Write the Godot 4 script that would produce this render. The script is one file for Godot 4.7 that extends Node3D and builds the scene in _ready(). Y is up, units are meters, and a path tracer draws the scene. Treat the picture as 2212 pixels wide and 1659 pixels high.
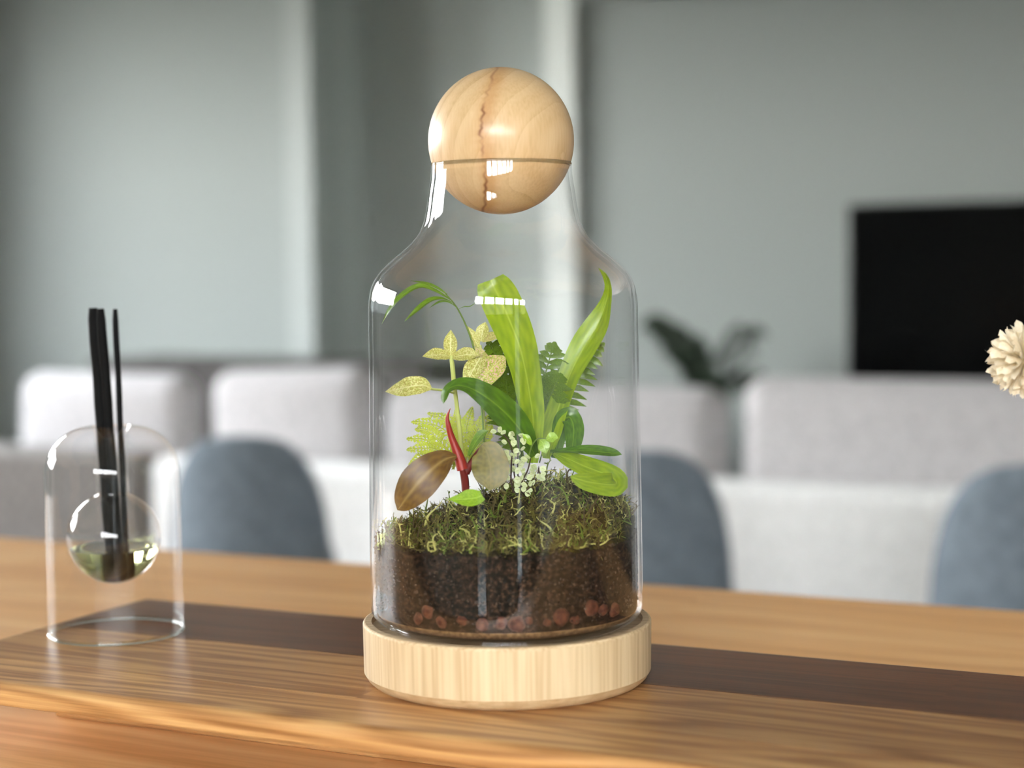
extends Node3D
# A wooden table with a raised board that carries a glass terrarium and a scent diffuser; a living room lies out of focus behind.

const JAR := Vector3(-0.4894, 0.796, -0.9918)      # centre of the terrarium's foot on the board
const TURN := 0.45378606                            # the terrarium faces the camera: 26 degrees
const TABLE_Y := 0.75
const BOARD_Y := 0.796

var names := {}
var rng := RandomNumberGenerator.new()
var M := {}


func _ready() -> void:
	rng.seed = 7
	# --- camera, sky, exposure -------------------------------------------------------------
	var cam := Camera3D.new()
	cam.name = "camera"
	cam.position = Vector3(0, 1.057, 0)
	cam.rotation_degrees = Vector3(-3.55, 26.0, -0.7)
	cam.fov = 25.275
	var lens := CameraAttributesPhysical.new()
	lens.frustum_focal_length = 53.526
	lens.frustum_focus_distance = 1.11
	lens.frustum_near = 0.05
	lens.frustum_far = 100.0
	lens.exposure_aperture = 3.2
	cam.attributes = lens
	add_child(cam)
	cam.current = true
	var sky := ProceduralSkyMaterial.new()
	sky.sky_top_color = Color(0.86, 0.90, 0.95)
	sky.sky_horizon_color = Color(1.0, 0.99, 0.97)
	sky.sky_curve = 0.3
	sky.ground_horizon_color = Color(0.55, 0.57, 0.56)
	sky.ground_bottom_color = Color(0.40, 0.41, 0.40)
	sky.sun_angle_max = 1.0
	var env := Environment.new()
	env.background_mode = Environment.BG_SKY
	env.sky = Sky.new()
	env.sky.sky_material = sky
	env.background_energy_multiplier = 26.0
	env.tonemap_mode = Environment.TONE_MAPPER_LINEAR
	env.tonemap_exposure = 1.8
	env.sdfgi_enabled = true
	env.ssao_enabled = true
	env.ssil_enabled = true
	var we := WorldEnvironment.new()
	we.name = "environment"
	we.environment = env
	add_child(we)

	materials()
	room()
	table()
	board()
	sofa()
	chairs()
	television()
	sideboard()
	palm()
	stopper_and_base()
	soil()
	plants()
	glass_jar()
	diffuser()
	dried_flower()


# --- helpers -----------------------------------------------------------------------------------
func numbered(called: String) -> String:
	var n: int = names.get(called, 0)
	names[called] = n + 1
	return called if n == 0 else "%s_%03d" % [called, n]


func tag(o: Node3D, label: String, category: String, group := "", kind := "") -> Node3D:
	if label:
		o.set_meta("label", label)
	if category:
		o.set_meta("category", category)
	if group:
		o.set_meta("group", group)
	if kind:
		o.set_meta("kind", kind)
	return o


func base(called: String, at: Vector3, turn := 0.0) -> Node3D:
	var o := Node3D.new()
	o.name = numbered(called)
	add_child(o)
	o.position = at
	o.rotation.y = turn
	return o


func put(called: String, mesh: Mesh, m: Material, parent: Node = self) -> MeshInstance3D:
	var o := MeshInstance3D.new()
	o.name = numbered(called) if parent == self else called
	o.mesh = mesh
	for i in mesh.get_surface_count():
		o.set_surface_override_material(i, m)
	parent.add_child(o, true)
	return o


func start() -> SurfaceTool:
	var st := SurfaceTool.new()
	st.begin(Mesh.PRIMITIVE_TRIANGLES)
	return st


func done(st: SurfaceTool, make_normals := true) -> ArrayMesh:
	if make_normals:
		st.generate_normals()
	return st.commit()


func tri(st: SurfaceTool, a: Vector3, b: Vector3, c: Vector3, ua: Vector2, ub: Vector2, uc: Vector2, n = null) -> void:
	if (b - a).cross(c - a).length_squared() < 1e-18:
		return
	if n != null:
		var p := [a, b, c]
		var uv := [ua, ub, uc]
		for i in 3:
			st.set_normal(n[i])
			st.set_uv(uv[i])
			st.add_vertex(p[i])
		return
	st.set_uv(ua)
	st.add_vertex(a)
	st.set_uv(ub)
	st.add_vertex(b)
	st.set_uv(uc)
	st.add_vertex(c)


func grid(st: SurfaceTool, nu: int, nv: int, f: Callable, group := 0, flip := false, normal = null) -> void:
	st.set_smooth_group(group)
	var p: Array[Vector3] = []
	var m: Array[Vector3] = []
	for j in nv + 1:
		for i in nu + 1:
			p.append(f.call(float(i) / nu, float(j) / nv))
			if normal != null:
				m.append(normal.call(float(i) / nu, float(j) / nv))
	for j in nv:
		for i in nu:
			var a := p[j * (nu + 1) + i]
			var b := p[j * (nu + 1) + i + 1]
			var c := p[(j + 1) * (nu + 1) + i + 1]
			var d := p[(j + 1) * (nu + 1) + i]
			var u0 := float(i) / nu
			var u1 := float(i + 1) / nu
			var v0 := 1.0 - float(j) / nv
			var v1 := 1.0 - float(j + 1) / nv
			var k := j * (nu + 1) + i
			var q := k + nu + 1
			var n1 = null if normal == null else [m[k], m[q + 1], m[k + 1]] if flip else [m[k], m[k + 1], m[q + 1]]
			var n2 = null if normal == null else [m[k], m[q], m[q + 1]] if flip else [m[k], m[q + 1], m[q]]
			if flip:
				tri(st, a, c, b, Vector2(u0, v0), Vector2(u1, v1), Vector2(u1, v0), n1)
				tri(st, a, d, c, Vector2(u0, v0), Vector2(u0, v1), Vector2(u1, v1), n2)
			else:
				tri(st, a, b, c, Vector2(u0, v0), Vector2(u1, v0), Vector2(u1, v1), n1)
				tri(st, a, c, d, Vector2(u0, v0), Vector2(u1, v1), Vector2(u0, v1), n2)


# a profile of (radius, height) points, bottom to top on the outside, turned round the y axis
func lathe(st: SurfaceTool, prof: Array, seg: int, at := Vector3.ZERO, group := 0) -> void:
	var n := prof.size() - 1
	grid(st, seg, n, func(u, v):
		var q: Vector2 = prof[int(round(v * n))]
		var a: float = fmod(u, 1.0) * TAU
		return at + Vector3(q.x * cos(a), q.y, q.x * sin(a)), group)


# smooth curve through the points, n samples
func spline(p: Array, n: int) -> Array:
	var out := []
	var k := p.size() - 1
	for i in n + 1:
		var t := float(i) / n * k
		var s := mini(int(t), k - 1)
		var f := t - s
		var a = p[maxi(s - 1, 0)]
		var b = p[s]
		var c = p[s + 1]
		var d = p[mini(s + 2, k)]
		out.append(0.5 * ((2.0 * b) + (c - a) * f + (2.0 * a - 5.0 * b + 4.0 * c - d) * f * f + (3.0 * b - a - 3.0 * c + d) * f * f * f))
	return out


func arc(center: Vector2, r: float, from: float, to: float, n: int) -> Array:
	var out := []
	for i in n + 1:
		var a := deg_to_rad(lerpf(from, to, float(i) / n))
		out.append(center + Vector2(cos(a), sin(a)) * r)
	return out


func tube(st: SurfaceTool, pts: Array, radii: Array, sides := 8, group := 0) -> void:
	var n := pts.size() - 1
	var xs: Array[Vector3] = []
	var ys: Array[Vector3] = []
	var x := Vector3.ZERO
	for i in n + 1:
		var t: Vector3 = (pts[mini(i + 1, n)] - pts[maxi(i - 1, 0)]).normalized()
		if i == 0:
			x = t.cross(Vector3.UP if absf(t.y) < 0.9 else Vector3.RIGHT).normalized()
		x = (x - t * x.dot(t)).normalized()
		xs.append(x)
		ys.append(t.cross(x))
	grid(st, sides, n, func(u, v):
		var i := int(round(v * n))
		var a: float = fmod(u, 1.0) * TAU
		var r: float = radii[i] if radii.size() > 1 else radii[0]
		return pts[i] + (xs[i] * cos(a) + ys[i] * sin(a)) * r, group, true)
	for e in [0, n]:
		var r: float = radii[e] if radii.size() > 1 else radii[0]
		st.set_smooth_group(group + 1 + int(e > 0))
		for i in sides:
			var a := TAU * i / sides
			var b := TAU * (i + 1) / sides
			var pa: Vector3 = pts[e] + (xs[e] * cos(a) + ys[e] * sin(a)) * r
			var pb: Vector3 = pts[e] + (xs[e] * cos(b) + ys[e] * sin(b)) * r
			if e == 0:
				tri(st, pts[e], pa, pb, Vector2.ZERO, Vector2.RIGHT, Vector2.ONE)
			else:
				tri(st, pts[e], pb, pa, Vector2.ZERO, Vector2.RIGHT, Vector2.ONE)


# a box with rounded edges; shape(p) may bend it
func rbox(st: SurfaceTool, size: Vector3, r: float, at := Vector3.ZERO, k := 3, shape = null) -> void:
	var h := size / 2.0
	r = minf(r, minf(h.x, minf(h.y, h.z)))
	var g: Array = []
	for i in k + 1:
		g.append(tan(PI / 4 * (-1.0 + float(i) / k)))
	var vals: Array = []
	for i in k + 1:
		vals.append([g[i], -1.0])
	for i in k + 1:
		vals.append([-g[k - i], 1.0])
	var n := vals.size() - 1
	for axis in 3:
		for side in [-1.0, 1.0]:
			grid(st, n, n, func(u, v):
				var a: Array = vals[int(round(u * n))]
				var b: Array = vals[int(round(v * n))]
				var dir := Vector3.ZERO
				var sg := Vector3.ZERO
				dir[axis] = side
				sg[axis] = side
				dir[(axis + 1) % 3] = a[0]
				sg[(axis + 1) % 3] = a[1]
				dir[(axis + 2) % 3] = b[0]
				sg[(axis + 2) % 3] = b[1]
				var p: Vector3 = sg * (h - Vector3.ONE * r) + dir.normalized() * r
				if shape != null:
					p = shape.call(p)
				return p + at, 0, side > 0, null if shape != null else func(u, v):
				var dir := Vector3.ZERO
				dir[axis] = side
				dir[(axis + 1) % 3] = vals[int(round(u * n))][0]
				dir[(axis + 2) % 3] = vals[int(round(v * n))][0]
				return dir.normalized())


func box_mesh(size: Vector3, r: float, at := Vector3.ZERO, k := 2) -> ArrayMesh:
	var st := start()
	rbox(st, size, r, at, k)
	return done(st, false)


# a closed outline of (z, y) points pushed along x
func extrude_x(st: SurfaceTool, prof: Array, x0: float, x1: float) -> void:
	var n := prof.size()
	var poly := PackedVector2Array(prof)
	for i in n:
		var a: Vector2 = prof[i]
		var b: Vector2 = prof[(i + 1) % n]
		st.set_smooth_group(0 if (b - a).length() < 0.004 else i + 5)
		var p := [Vector3(x0, a.y, a.x), Vector3(x1, a.y, a.x), Vector3(x1, b.y, b.x), Vector3(x0, b.y, b.x)]
		tri(st, p[0], p[1], p[2], Vector2.ZERO, Vector2.RIGHT, Vector2.ONE)
		tri(st, p[0], p[2], p[3], Vector2.ZERO, Vector2.ONE, Vector2.DOWN)
	var ids := Geometry2D.triangulate_polygon(poly)
	for e in [x0, x1]:
		st.set_smooth_group(100 if e == x0 else 101)
		for i in range(0, ids.size(), 3):
			var q := [poly[ids[i]], poly[ids[i + 1]], poly[ids[i + 2]]]
			var a := Vector3(e, q[0].y, q[0].x)
			var b := Vector3(e, q[1].y, q[1].x)
			var c := Vector3(e, q[2].y, q[2].x)
			if e == x0:
				tri(st, a, b, c, Vector2.ZERO, Vector2.RIGHT, Vector2.ONE)
			else:
				tri(st, a, c, b, Vector2.ZERO, Vector2.ONE, Vector2.RIGHT)


# a leaf: a strip along a curve, folded along its midrib, with a rounded edge of real thickness left to the material's light passing
func ribbon(st: SurfaceTool, pts: Array, widths: Array, face0: Vector3, face1: Vector3, fold := 0.12, n := 16, wave := 0.0, across := 6) -> void:
	var c := spline(pts, n)
	var w := spline(widths, n)
	var nrm := []
	var side := []
	for i in n + 1:
		var t: Vector3 = (c[mini(i + 1, n)] - c[maxi(i - 1, 0)]).normalized()
		var f: Vector3 = face0.lerp(face1, float(i) / n).normalized()
		var s := t.cross(f)
		if s.length() < 0.05:
			s = side[i - 1] if i > 0 else Vector3.RIGHT
		s = s.normalized()
		side.append(s)
		nrm.append(s.cross(t).normalized())
	grid(st, across, n, func(u, v):
		var i := int(round(v * n))
		var s: float = u * 2.0 - 1.0
		var half := maxf(w[i], 0.0) / 2.0
		return c[i] + side[i] * s * half + nrm[i] * (absf(s) - 0.5) * fold * half * 2.0 + nrm[i] * sin(v * 21.0 + s * 2.0) * wave * half * s * s, 0)


func mm(a: Array, from := Vector3.ZERO) -> Array:
	var out := []
	for p in a:
		out.append(p * 0.001 - from if p is Vector3 else p * 0.001)
	return out


# --- materials -----------------------------------------------------------------------------------
func plain(c: Color, rough := 0.6, spec := 0.5) -> StandardMaterial3D:
	var m := StandardMaterial3D.new()
	m.albedo_color = c
	m.roughness = rough
	m.metallic_specular = spec
	return m


func noise_tex(seed_: int, freq: float, cols: Array, offs: Array, size := 512, type := FastNoiseLite.TYPE_SIMPLEX_SMOOTH, octaves := 4, normal := 0.0) -> NoiseTexture2D:
	var n := FastNoiseLite.new()
	n.seed = seed_
	n.frequency = freq
	n.noise_type = type
	n.fractal_octaves = octaves
	var t := NoiseTexture2D.new()
	t.width = size
	t.height = size
	t.seamless = true
	t.noise = n
	if normal > 0.0:
		t.as_normal_map = true
		t.bump_strength = normal
	if cols.size():
		var g := Gradient.new()
		g.colors = PackedColorArray(cols)
		g.offsets = PackedFloat32Array(offs)
		t.color_ramp = g
	return t


# wood: fibres and growth bands that run along u
func wood_tex(seed_: int, w: int, h: int, dark: Color, mid: Color, light: Color, bands: float, warp: float, band_amp: float, fibre: float, streak: float, along := 5.0, upright := false) -> ImageTexture:
	var n := FastNoiseLite.new()
	n.seed = seed_
	n.frequency = 1.0
	n.noise_type = FastNoiseLite.TYPE_SIMPLEX
	n.fractal_type = FastNoiseLite.FRACTAL_NONE
	var data := PackedByteArray()
	data.resize(w * h * 3)
	var k := 0
	for y in h:
		var v := float(y) / h
		for x in w:
			var u := float(x) / w
			var bend := n.get_noise_2d(u * along * 0.35, v * 2.2) + 0.4 * n.get_noise_2d(u * along + 31.0, v * 6.0)
			var ring := sin((v * bands + bend * warp) * TAU)
			var f := n.get_noise_2d(u * along * 3.0 + 7.0, v * 150.0)
			var s := n.get_noise_2d(u * along * 0.6 + 57.0, v * 34.0 + bend)
			var t := clampf(0.5 + band_amp * ring + fibre * f + streak * s, 0.0, 1.0)
			var c := dark.lerp(mid, t * 2.0) if t < 0.5 else mid.lerp(light, t * 2.0 - 1.0)
			data[k] = int(c.r * 255.0)
			data[k + 1] = int(c.g * 255.0)
			data[k + 2] = int(c.b * 255.0)
			k += 3
	var im := Image.create_from_data(w, h, false, Image.FORMAT_RGB8, data)
	if upright:
		im.rotate_90(CLOCKWISE)
	return ImageTexture.create_from_image(im)


func wood(tex: Texture2D, scale: Vector3, rough: float, offset := Vector3.ZERO) -> StandardMaterial3D:
	var m := plain(Color.WHITE, rough)
	m.albedo_texture = tex
	m.uv1_triplanar = true
	m.uv1_triplanar_sharpness = 8.0
	m.uv1_scale = scale
	m.uv1_offset = offset
	return m


# the ball's wood: growth rings round a leaning axis, with one dark crack-like vein
func ball_tex() -> ImageTexture:
	var w := 1024
	var h := 512
	var n := FastNoiseLite.new()
	n.seed = 11
	n.frequency = 1.0
	n.noise_type = FastNoiseLite.TYPE_SIMPLEX
	n.fractal_type = FastNoiseLite.FRACTAL_NONE
	var data := PackedByteArray()
	data.resize(w * h * 3)
	var heart := Vector3(-2.2, 0.25, -1.3)
	var ax := Vector3(0.25, 1.0, 0.2).normalized()
	var k := 0
	for y in h:
		var v := 1.0 - float(y) / h
		var lat := (v - 0.5) * PI
		for x in w:
			var a := float(x) / w * TAU
			var p := Vector3(cos(lat) * cos(a), sin(lat), cos(lat) * sin(a))
			var q := p - heart
			q -= ax * q.dot(ax)
			var bend := n.get_noise_3d(p.x * 0.9, p.y * 0.45, p.z * 0.9)
			var d := q.length() + 0.10 * bend
			var f := n.get_noise_3d(p.x * 26.0, p.y * 1.6, p.z * 26.0)
			var r := fmod(d * 3.4, 1.0)
			var t := 0.62 + 0.10 * sin(d * 24.0) + 0.12 * f + 0.18 * bend - 0.30 * pow(r, 6.0)
			t = clampf(t, 0.0, 1.0)
			var c := Color(0.76, 0.61, 0.42).lerp(Color(0.86, 0.73, 0.54), minf(1.0, t * 2.0))
			if t > 0.5:
				c = Color(0.86, 0.73, 0.54).lerp(Color(0.91, 0.80, 0.63), t * 2.0 - 1.0)
			# the vein: a plane that meets the front of the ball a little left of its middle
			var vein := p.x + 0.26 + 0.05 * sin(p.y * 3.0) - 0.24 * maxf(p.y, 0.0) + 0.02 * n.get_noise_2d(p.y * 9.0, 3.0)
			if p.z > 0.0:
				var near := exp(-vein * vein / 0.0004)
				var wide := exp(-pow(vein - 0.05, 2.0) / 0.012)
				var broken := clampf(0.55 + 0.5 * n.get_noise_2d(p.y * 3.0 + 40.0, 1.0), 0.0, 1.0)
				c = c.lerp(Color(0.74, 0.52, 0.30), 0.45 * wide)
				c = c.lerp(Color(0.42, 0.22, 0.10), 0.7 * near * broken)
			data[k] = int(c.r * 255.0)
			data[k + 1] = int(c.g * 255.0)
			data[k + 2] = int(c.b * 255.0)
			k += 3
	return ImageTexture.create_from_image(Image.create_from_data(w, h, false, Image.FORMAT_RGB8, data))


# a leaf blade, u across and v along: pale midrib, faint side veins, mottling
func leaf_tex(seed_: int, blade: Color, deep: Color, rib: Color, rib_w: float, mottle: float, spots := Color(0, 0, 0, 0), veins := 0.12) -> ImageTexture:
	var w := 64
	var h := 192
	var n := FastNoiseLite.new()
	n.seed = seed_
	n.frequency = 1.0
	n.fractal_type = FastNoiseLite.FRACTAL_NONE
	var im := Image.create(w, h, false, Image.FORMAT_RGB8)
	for y in h:
		for x in w:
			var u := absf((x + 0.5) / w * 2.0 - 1.0)
			var v := float(y) / h
			var t := clampf(0.5 + mottle * n.get_noise_2d(x * 0.09, y * 0.05) + veins * sin((v * 26.0 + u * 6.0) * TAU * 0.5), 0.0, 1.0)
			var c := deep.lerp(blade, t)
			if spots.a > 0.0 and n.get_noise_2d(x * 0.17 + 90.0, y * 0.11) > 0.22:
				c = c.lerp(spots, spots.a)
			c = c.lerp(rib, exp(-u * u / (rib_w * rib_w)))
			im.set_pixel(x, y, c)
	return ImageTexture.create_from_image(im)


func leaf_mat(tex: Texture2D, rough := 0.38, light := 0.7) -> StandardMaterial3D:
	var m := plain(Color.WHITE, rough)
	m.albedo_texture = tex
	m.backlight_enabled = true
	m.backlight = Color(light, light, light)
	m.cull_mode = BaseMaterial3D.CULL_DISABLED
	return m


func glass(alpha := 0.0) -> StandardMaterial3D:
	var m := plain(Color(0.96, 0.98, 0.97, alpha), 0.0)
	m.transparency = BaseMaterial3D.TRANSPARENCY_ALPHA
	m.cull_mode = BaseMaterial3D.CULL_DISABLED
	return m


func materials() -> void:
	M.wall = plain(Color(0.61, 0.635, 0.62), 0.9, 0.3)
	M.passage = plain(Color(0.74, 0.765, 0.75), 0.9, 0.3)
	M.jamb = plain(Color(0.66, 0.685, 0.67), 0.7)
	M.white = plain(Color(0.86, 0.88, 0.86), 0.55)
	M.ceiling = plain(Color(0.80, 0.82, 0.81), 0.9, 0.3)
	M.frame = plain(Color(0.20, 0.21, 0.22), 0.45)
	M.pane = glass(0.0)
	M.facade = plain(Color(0.30, 0.27, 0.24), 0.9, 0.3)
	M.concrete = plain(Color(0.36, 0.37, 0.36), 0.9, 0.3)
	M.floor = wood(wood_tex(3, 512, 256, Color(0.30, 0.22, 0.15), Color(0.38, 0.29, 0.20), Color(0.45, 0.35, 0.25), 6.0, 0.5, 0.2, 0.2, 0.3), Vector3(0.5, 1.4, 1.4), 0.45)
	M.table = wood(wood_tex(5, 1024, 512, Color(0.83, 0.61, 0.38), Color(0.91, 0.70, 0.46), Color(0.95, 0.77, 0.54), 7.0, 0.8, 0.16, 0.14, 0.32), Vector3(0.5, 1.3, 1.3), 0.42)
	M.dark_plank = wood(wood_tex(8, 1024, 512, Color(0.29, 0.165, 0.09), Color(0.39, 0.235, 0.13), Color(0.48, 0.295, 0.17), 2.0, 0.9, 0.22, 0.12, 0.16), Vector3(0.6, 6.0, 6.0), 0.33)
	M.mid_plank = wood(wood_tex(9, 1024, 512, Color(0.53, 0.36, 0.21), Color(0.68, 0.50, 0.31), Color(0.78, 0.61, 0.40), 2.0, 1.5, 0.32, 0.13, 0.14), Vector3(0.6, 6.0, 6.0), 0.36, Vector3(0.2, 0.3, 0.1))
	M.front_plank = wood(wood_tex(10, 1024, 512, Color(0.58, 0.40, 0.23), Color(0.75, 0.56, 0.35), Color(0.84, 0.67, 0.44), 2.0, 1.5, 0.30, 0.12, 0.15), Vector3(0.6, 6.0, 6.0), 0.38, Vector3(0.5, 0.1, 0.4))
	M.pale_wood = plain(Color.WHITE, 0.6)
	M.pale_wood.albedo_texture = wood_tex(21, 96, 2048, Color(0.74, 0.62, 0.46), Color(0.83, 0.73, 0.57), Color(0.88, 0.79, 0.64), 46.0, 2.6, 0.05, 0.22, 0.18, 0.5, true)
	M.pale_end = wood(wood_tex(22, 512, 256, Color(0.67, 0.57, 0.44), Color(0.75, 0.65, 0.51), Color(0.80, 0.71, 0.57), 8.0, 0.4, 0.2, 0.3, 0.2), Vector3(6, 14, 14), 0.65)
	M.bevel = plain(Color.WHITE, 0.6)
	M.bevel.albedo_texture = noise_tex(23, 0.03, [Color(0.74, 0.61, 0.44), Color(0.85, 0.74, 0.57)], [0.2, 0.8], 256)
	M.bevel.uv1_triplanar = true
	M.bevel.uv1_scale = Vector3(9, 30, 9)
	M.ball = plain(Color.WHITE, 0.5)
	M.ball.clearcoat_enabled = true
	M.ball.clearcoat = 0.5
	M.ball.clearcoat_roughness = 0.22
	M.ball.albedo_texture = ball_tex()
	M.clear_glass = glass()
	M.clear_glass.metallic_specular = 0.6
	M.glass = glass()
	M.glass.metallic_specular = 0.46
	# soil and moss
	M.soil = plain(Color.WHITE, 1.0, 0.2)
	M.soil.albedo_texture = noise_tex(31, 0.045, [Color(0.035, 0.026, 0.02), Color(0.11, 0.08, 0.058), Color(0.22, 0.155, 0.11), Color(0.38, 0.28, 0.20)], [0.2, 0.45, 0.65, 0.9], 512, FastNoiseLite.TYPE_SIMPLEX, 4)
	M.soil.uv1_triplanar = true
	M.soil.uv1_scale = Vector3(9, 9, 9)
	M.moss_mat = plain(Color.WHITE, 1.0, 0.2)
	M.moss_mat.albedo_texture = noise_tex(33, 0.05, [Color(0.06, 0.045, 0.02), Color(0.14, 0.11, 0.045), Color(0.26, 0.23, 0.07), Color(0.42, 0.39, 0.14)], [0.2, 0.45, 0.65, 0.9], 512, FastNoiseLite.TYPE_SIMPLEX, 4)
	M.moss_mat.uv1_triplanar = true
	M.moss_mat.uv1_scale = Vector3(9, 9, 9)
	M.tinted = plain(Color.WHITE, 0.8, 0.3)
	M.tinted.vertex_color_use_as_albedo = true
	M.tinted.backlight_enabled = true
	M.tinted.backlight = Color(0.5, 0.5, 0.5)
	M.crumb = plain(Color.WHITE, 1.0, 0.2)
	M.crumb.vertex_color_use_as_albedo = true
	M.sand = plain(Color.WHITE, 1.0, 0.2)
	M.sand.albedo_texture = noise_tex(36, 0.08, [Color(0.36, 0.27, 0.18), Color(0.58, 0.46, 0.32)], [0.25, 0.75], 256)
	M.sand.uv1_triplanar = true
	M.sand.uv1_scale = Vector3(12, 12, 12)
	M.clay = plain(Color.WHITE, 0.8, 0.3)
	M.clay.albedo_texture = noise_tex(35, 0.06, [Color(0.24, 0.13, 0.09), Color(0.42, 0.25, 0.17)], [0.2, 0.8], 128)
	M.clay.uv1_triplanar = true
	M.clay.uv1_scale = Vector3(30, 30, 30)
	# leaves
	M.strap = leaf_mat(leaf_tex(41, Color(0.62, 0.72, 0.12), Color(0.48, 0.60, 0.06), Color(0.68, 0.77, 0.26), 0.05, 0.5, Color(0, 0, 0, 0), 0.05), 0.28, 0.8)
	M.strap_dark = leaf_mat(leaf_tex(42, Color(0.34, 0.50, 0.08), Color(0.24, 0.38, 0.05), Color(0.45, 0.58, 0.16), 0.06, 0.5, Color(0, 0, 0, 0), 0.08), 0.30, 0.5)
	M.speckled = leaf_mat(leaf_tex(43, Color(0.88, 0.88, 0.60), Color(0.74, 0.76, 0.38), Color(0.90, 0.90, 0.66), 0.07, 0.9, Color(0.66, 0.60, 0.26, 0.85), 0.05), 0.5)
	M.pink_leaf = leaf_mat(leaf_tex(44, Color(0.78, 0.79, 0.40), Color(0.62, 0.66, 0.22), Color(0.84, 0.84, 0.52), 0.05, 0.8, Color(0.90, 0.72, 0.70, 0.9), 0.05), 0.5)
	M.pale_stem = plain(Color(0.72, 0.76, 0.42), 0.5)
	M.green_stem = plain(Color(0.40, 0.50, 0.18), 0.5)
	M.brown_stem = plain(Color(0.25, 0.17, 0.10), 0.7)
	M.lacy = leaf_mat(leaf_tex(45, Color(0.80, 0.84, 0.32), Color(0.68, 0.74, 0.18), Color(0.86, 0.88, 0.50), 0.1, 0.5), 0.5)
	M.olive = leaf_mat(leaf_tex(46, Color(0.47, 0.35, 0.10), Color(0.37, 0.25, 0.06), Color(0.60, 0.50, 0.28), 0.12, 0.6, Color(0, 0, 0, 0), 0.06), 0.42, 0.35)
	M.olive_pale = leaf_mat(leaf_tex(47, Color(0.50, 0.46, 0.18), Color(0.40, 0.37, 0.11), Color(0.50, 0.46, 0.22), 0.05, 0.6, Color(0, 0, 0, 0), 0.05), 0.45, 0.35)
	M.red = plain(Color(0.60, 0.13, 0.07), 0.45)
	M.dark_red = plain(Color(0.42, 0.07, 0.05), 0.5)
	M.fern = leaf_mat(leaf_tex(48, Color(0.44, 0.56, 0.10), Color(0.30, 0.41, 0.05), Color(0.40, 0.52, 0.16), 0.1, 0.5), 0.35, 0.5)
	M.sprig = leaf_mat(leaf_tex(49, Color(0.48, 0.62, 0.16), Color(0.36, 0.50, 0.10), Color(0.55, 0.68, 0.26), 0.06, 0.5), 0.42, 0.7)
	M.button = leaf_mat(leaf_tex(50, Color(0.95, 0.96, 0.86), Color(0.86, 0.90, 0.68), Color(0.66, 0.74, 0.42), 0.06, 0.9, Color(0.55, 0.66, 0.28, 0.7)), 0.45, 0.5)
	M.fresh = leaf_mat(leaf_tex(51, Color(0.62, 0.76, 0.20), Color(0.50, 0.66, 0.12), Color(0.72, 0.84, 0.36), 0.06, 0.5), 0.28, 0.6)
	# diffuser
	M.stick = plain(Color(0.035, 0.038, 0.04), 0.75, 0.3)
	var oil := plain(Color(0.88, 0.90, 0.66, 0.0), 0.0)
	oil.transparency = BaseMaterial3D.TRANSPARENCY_ALPHA
	oil.refraction_enabled = true
	oil.refraction_scale = 0.038
	M.oil = oil
	var thick := plain(Color(0.95, 0.98, 0.97, 0.0), 0.0)
	thick.transparency = BaseMaterial3D.TRANSPARENCY_ALPHA
	thick.refraction_enabled = true
	thick.refraction_scale = 0.05
	M.thick_glass = thick
	# furniture
	M.sofa = fabric(61, Color(0.86, 0.86, 0.85), Color(0.91, 0.91, 0.90))
	M.cushion = fabric(62, Color(0.68, 0.67, 0.67), Color(0.75, 0.74, 0.74))
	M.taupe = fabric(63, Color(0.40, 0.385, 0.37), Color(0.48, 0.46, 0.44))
	M.chair = fabric(64, Color(0.42, 0.46, 0.495), Color(0.49, 0.53, 0.565))
	M.dark_wood = wood(wood_tex(66, 256, 128, Color(0.14, 0.12, 0.11), Color(0.19, 0.165, 0.15), Color(0.24, 0.21, 0.19), 5.0, 0.5, 0.2, 0.2, 0.3), Vector3(1, 3, 3), 0.5)
	M.black = plain(Color(0.02, 0.02, 0.022), 0.4)
	M.screen = plain(Color(0.004, 0.006, 0.007), 0.18, 0.35)
	M.palm = leaf_mat(leaf_tex(67, Color(0.07, 0.16, 0.06), Color(0.04, 0.11, 0.035), Color(0.12, 0.22, 0.10), 0.08, 0.4), 0.45, 0.25)
	M.pot = plain(Color(0.55, 0.55, 0.53), 0.7)
	M.petal = plain(Color.WHITE, 0.85, 0.3)
	M.petal.albedo_texture = noise_tex(71, 0.05, [Color(0.93, 0.88, 0.77), Color(0.98, 0.95, 0.87)], [0.2, 0.8], 128)
	M.petal.uv1_triplanar = true
	M.petal.uv1_scale = Vector3(40, 40, 40)
	M.petal.backlight_enabled = true
	M.petal.backlight = Color(0.9, 0.9, 0.9)


func fabric(seed_: int, a: Color, b: Color) -> StandardMaterial3D:
	var m := plain(Color.WHITE, 0.95, 0.2)
	m.albedo_texture = noise_tex(seed_, 0.03, [a, b], [0.25, 0.75], 256)
	m.uv1_triplanar = true
	m.uv1_scale = Vector3(3, 3, 3)
	m.rim_enabled = true
	m.rim = 0.3
	return m


# --- the room ------------------------------------------------------------------------------------
func slab(st: SurfaceTool, a: Vector3, b: Vector3) -> void:
	rbox(st, (b - a).abs(), 0.004, (a + b) / 2.0, 1)


func shell(called: String, boxes: Array, m: Material) -> MeshInstance3D:
	var st := start()
	for b in boxes:
		slab(st, b[0], b[1])
	var o := put(called, done(st, false), m)
	tag(o, "", "", "", "structure")
	return o


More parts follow.
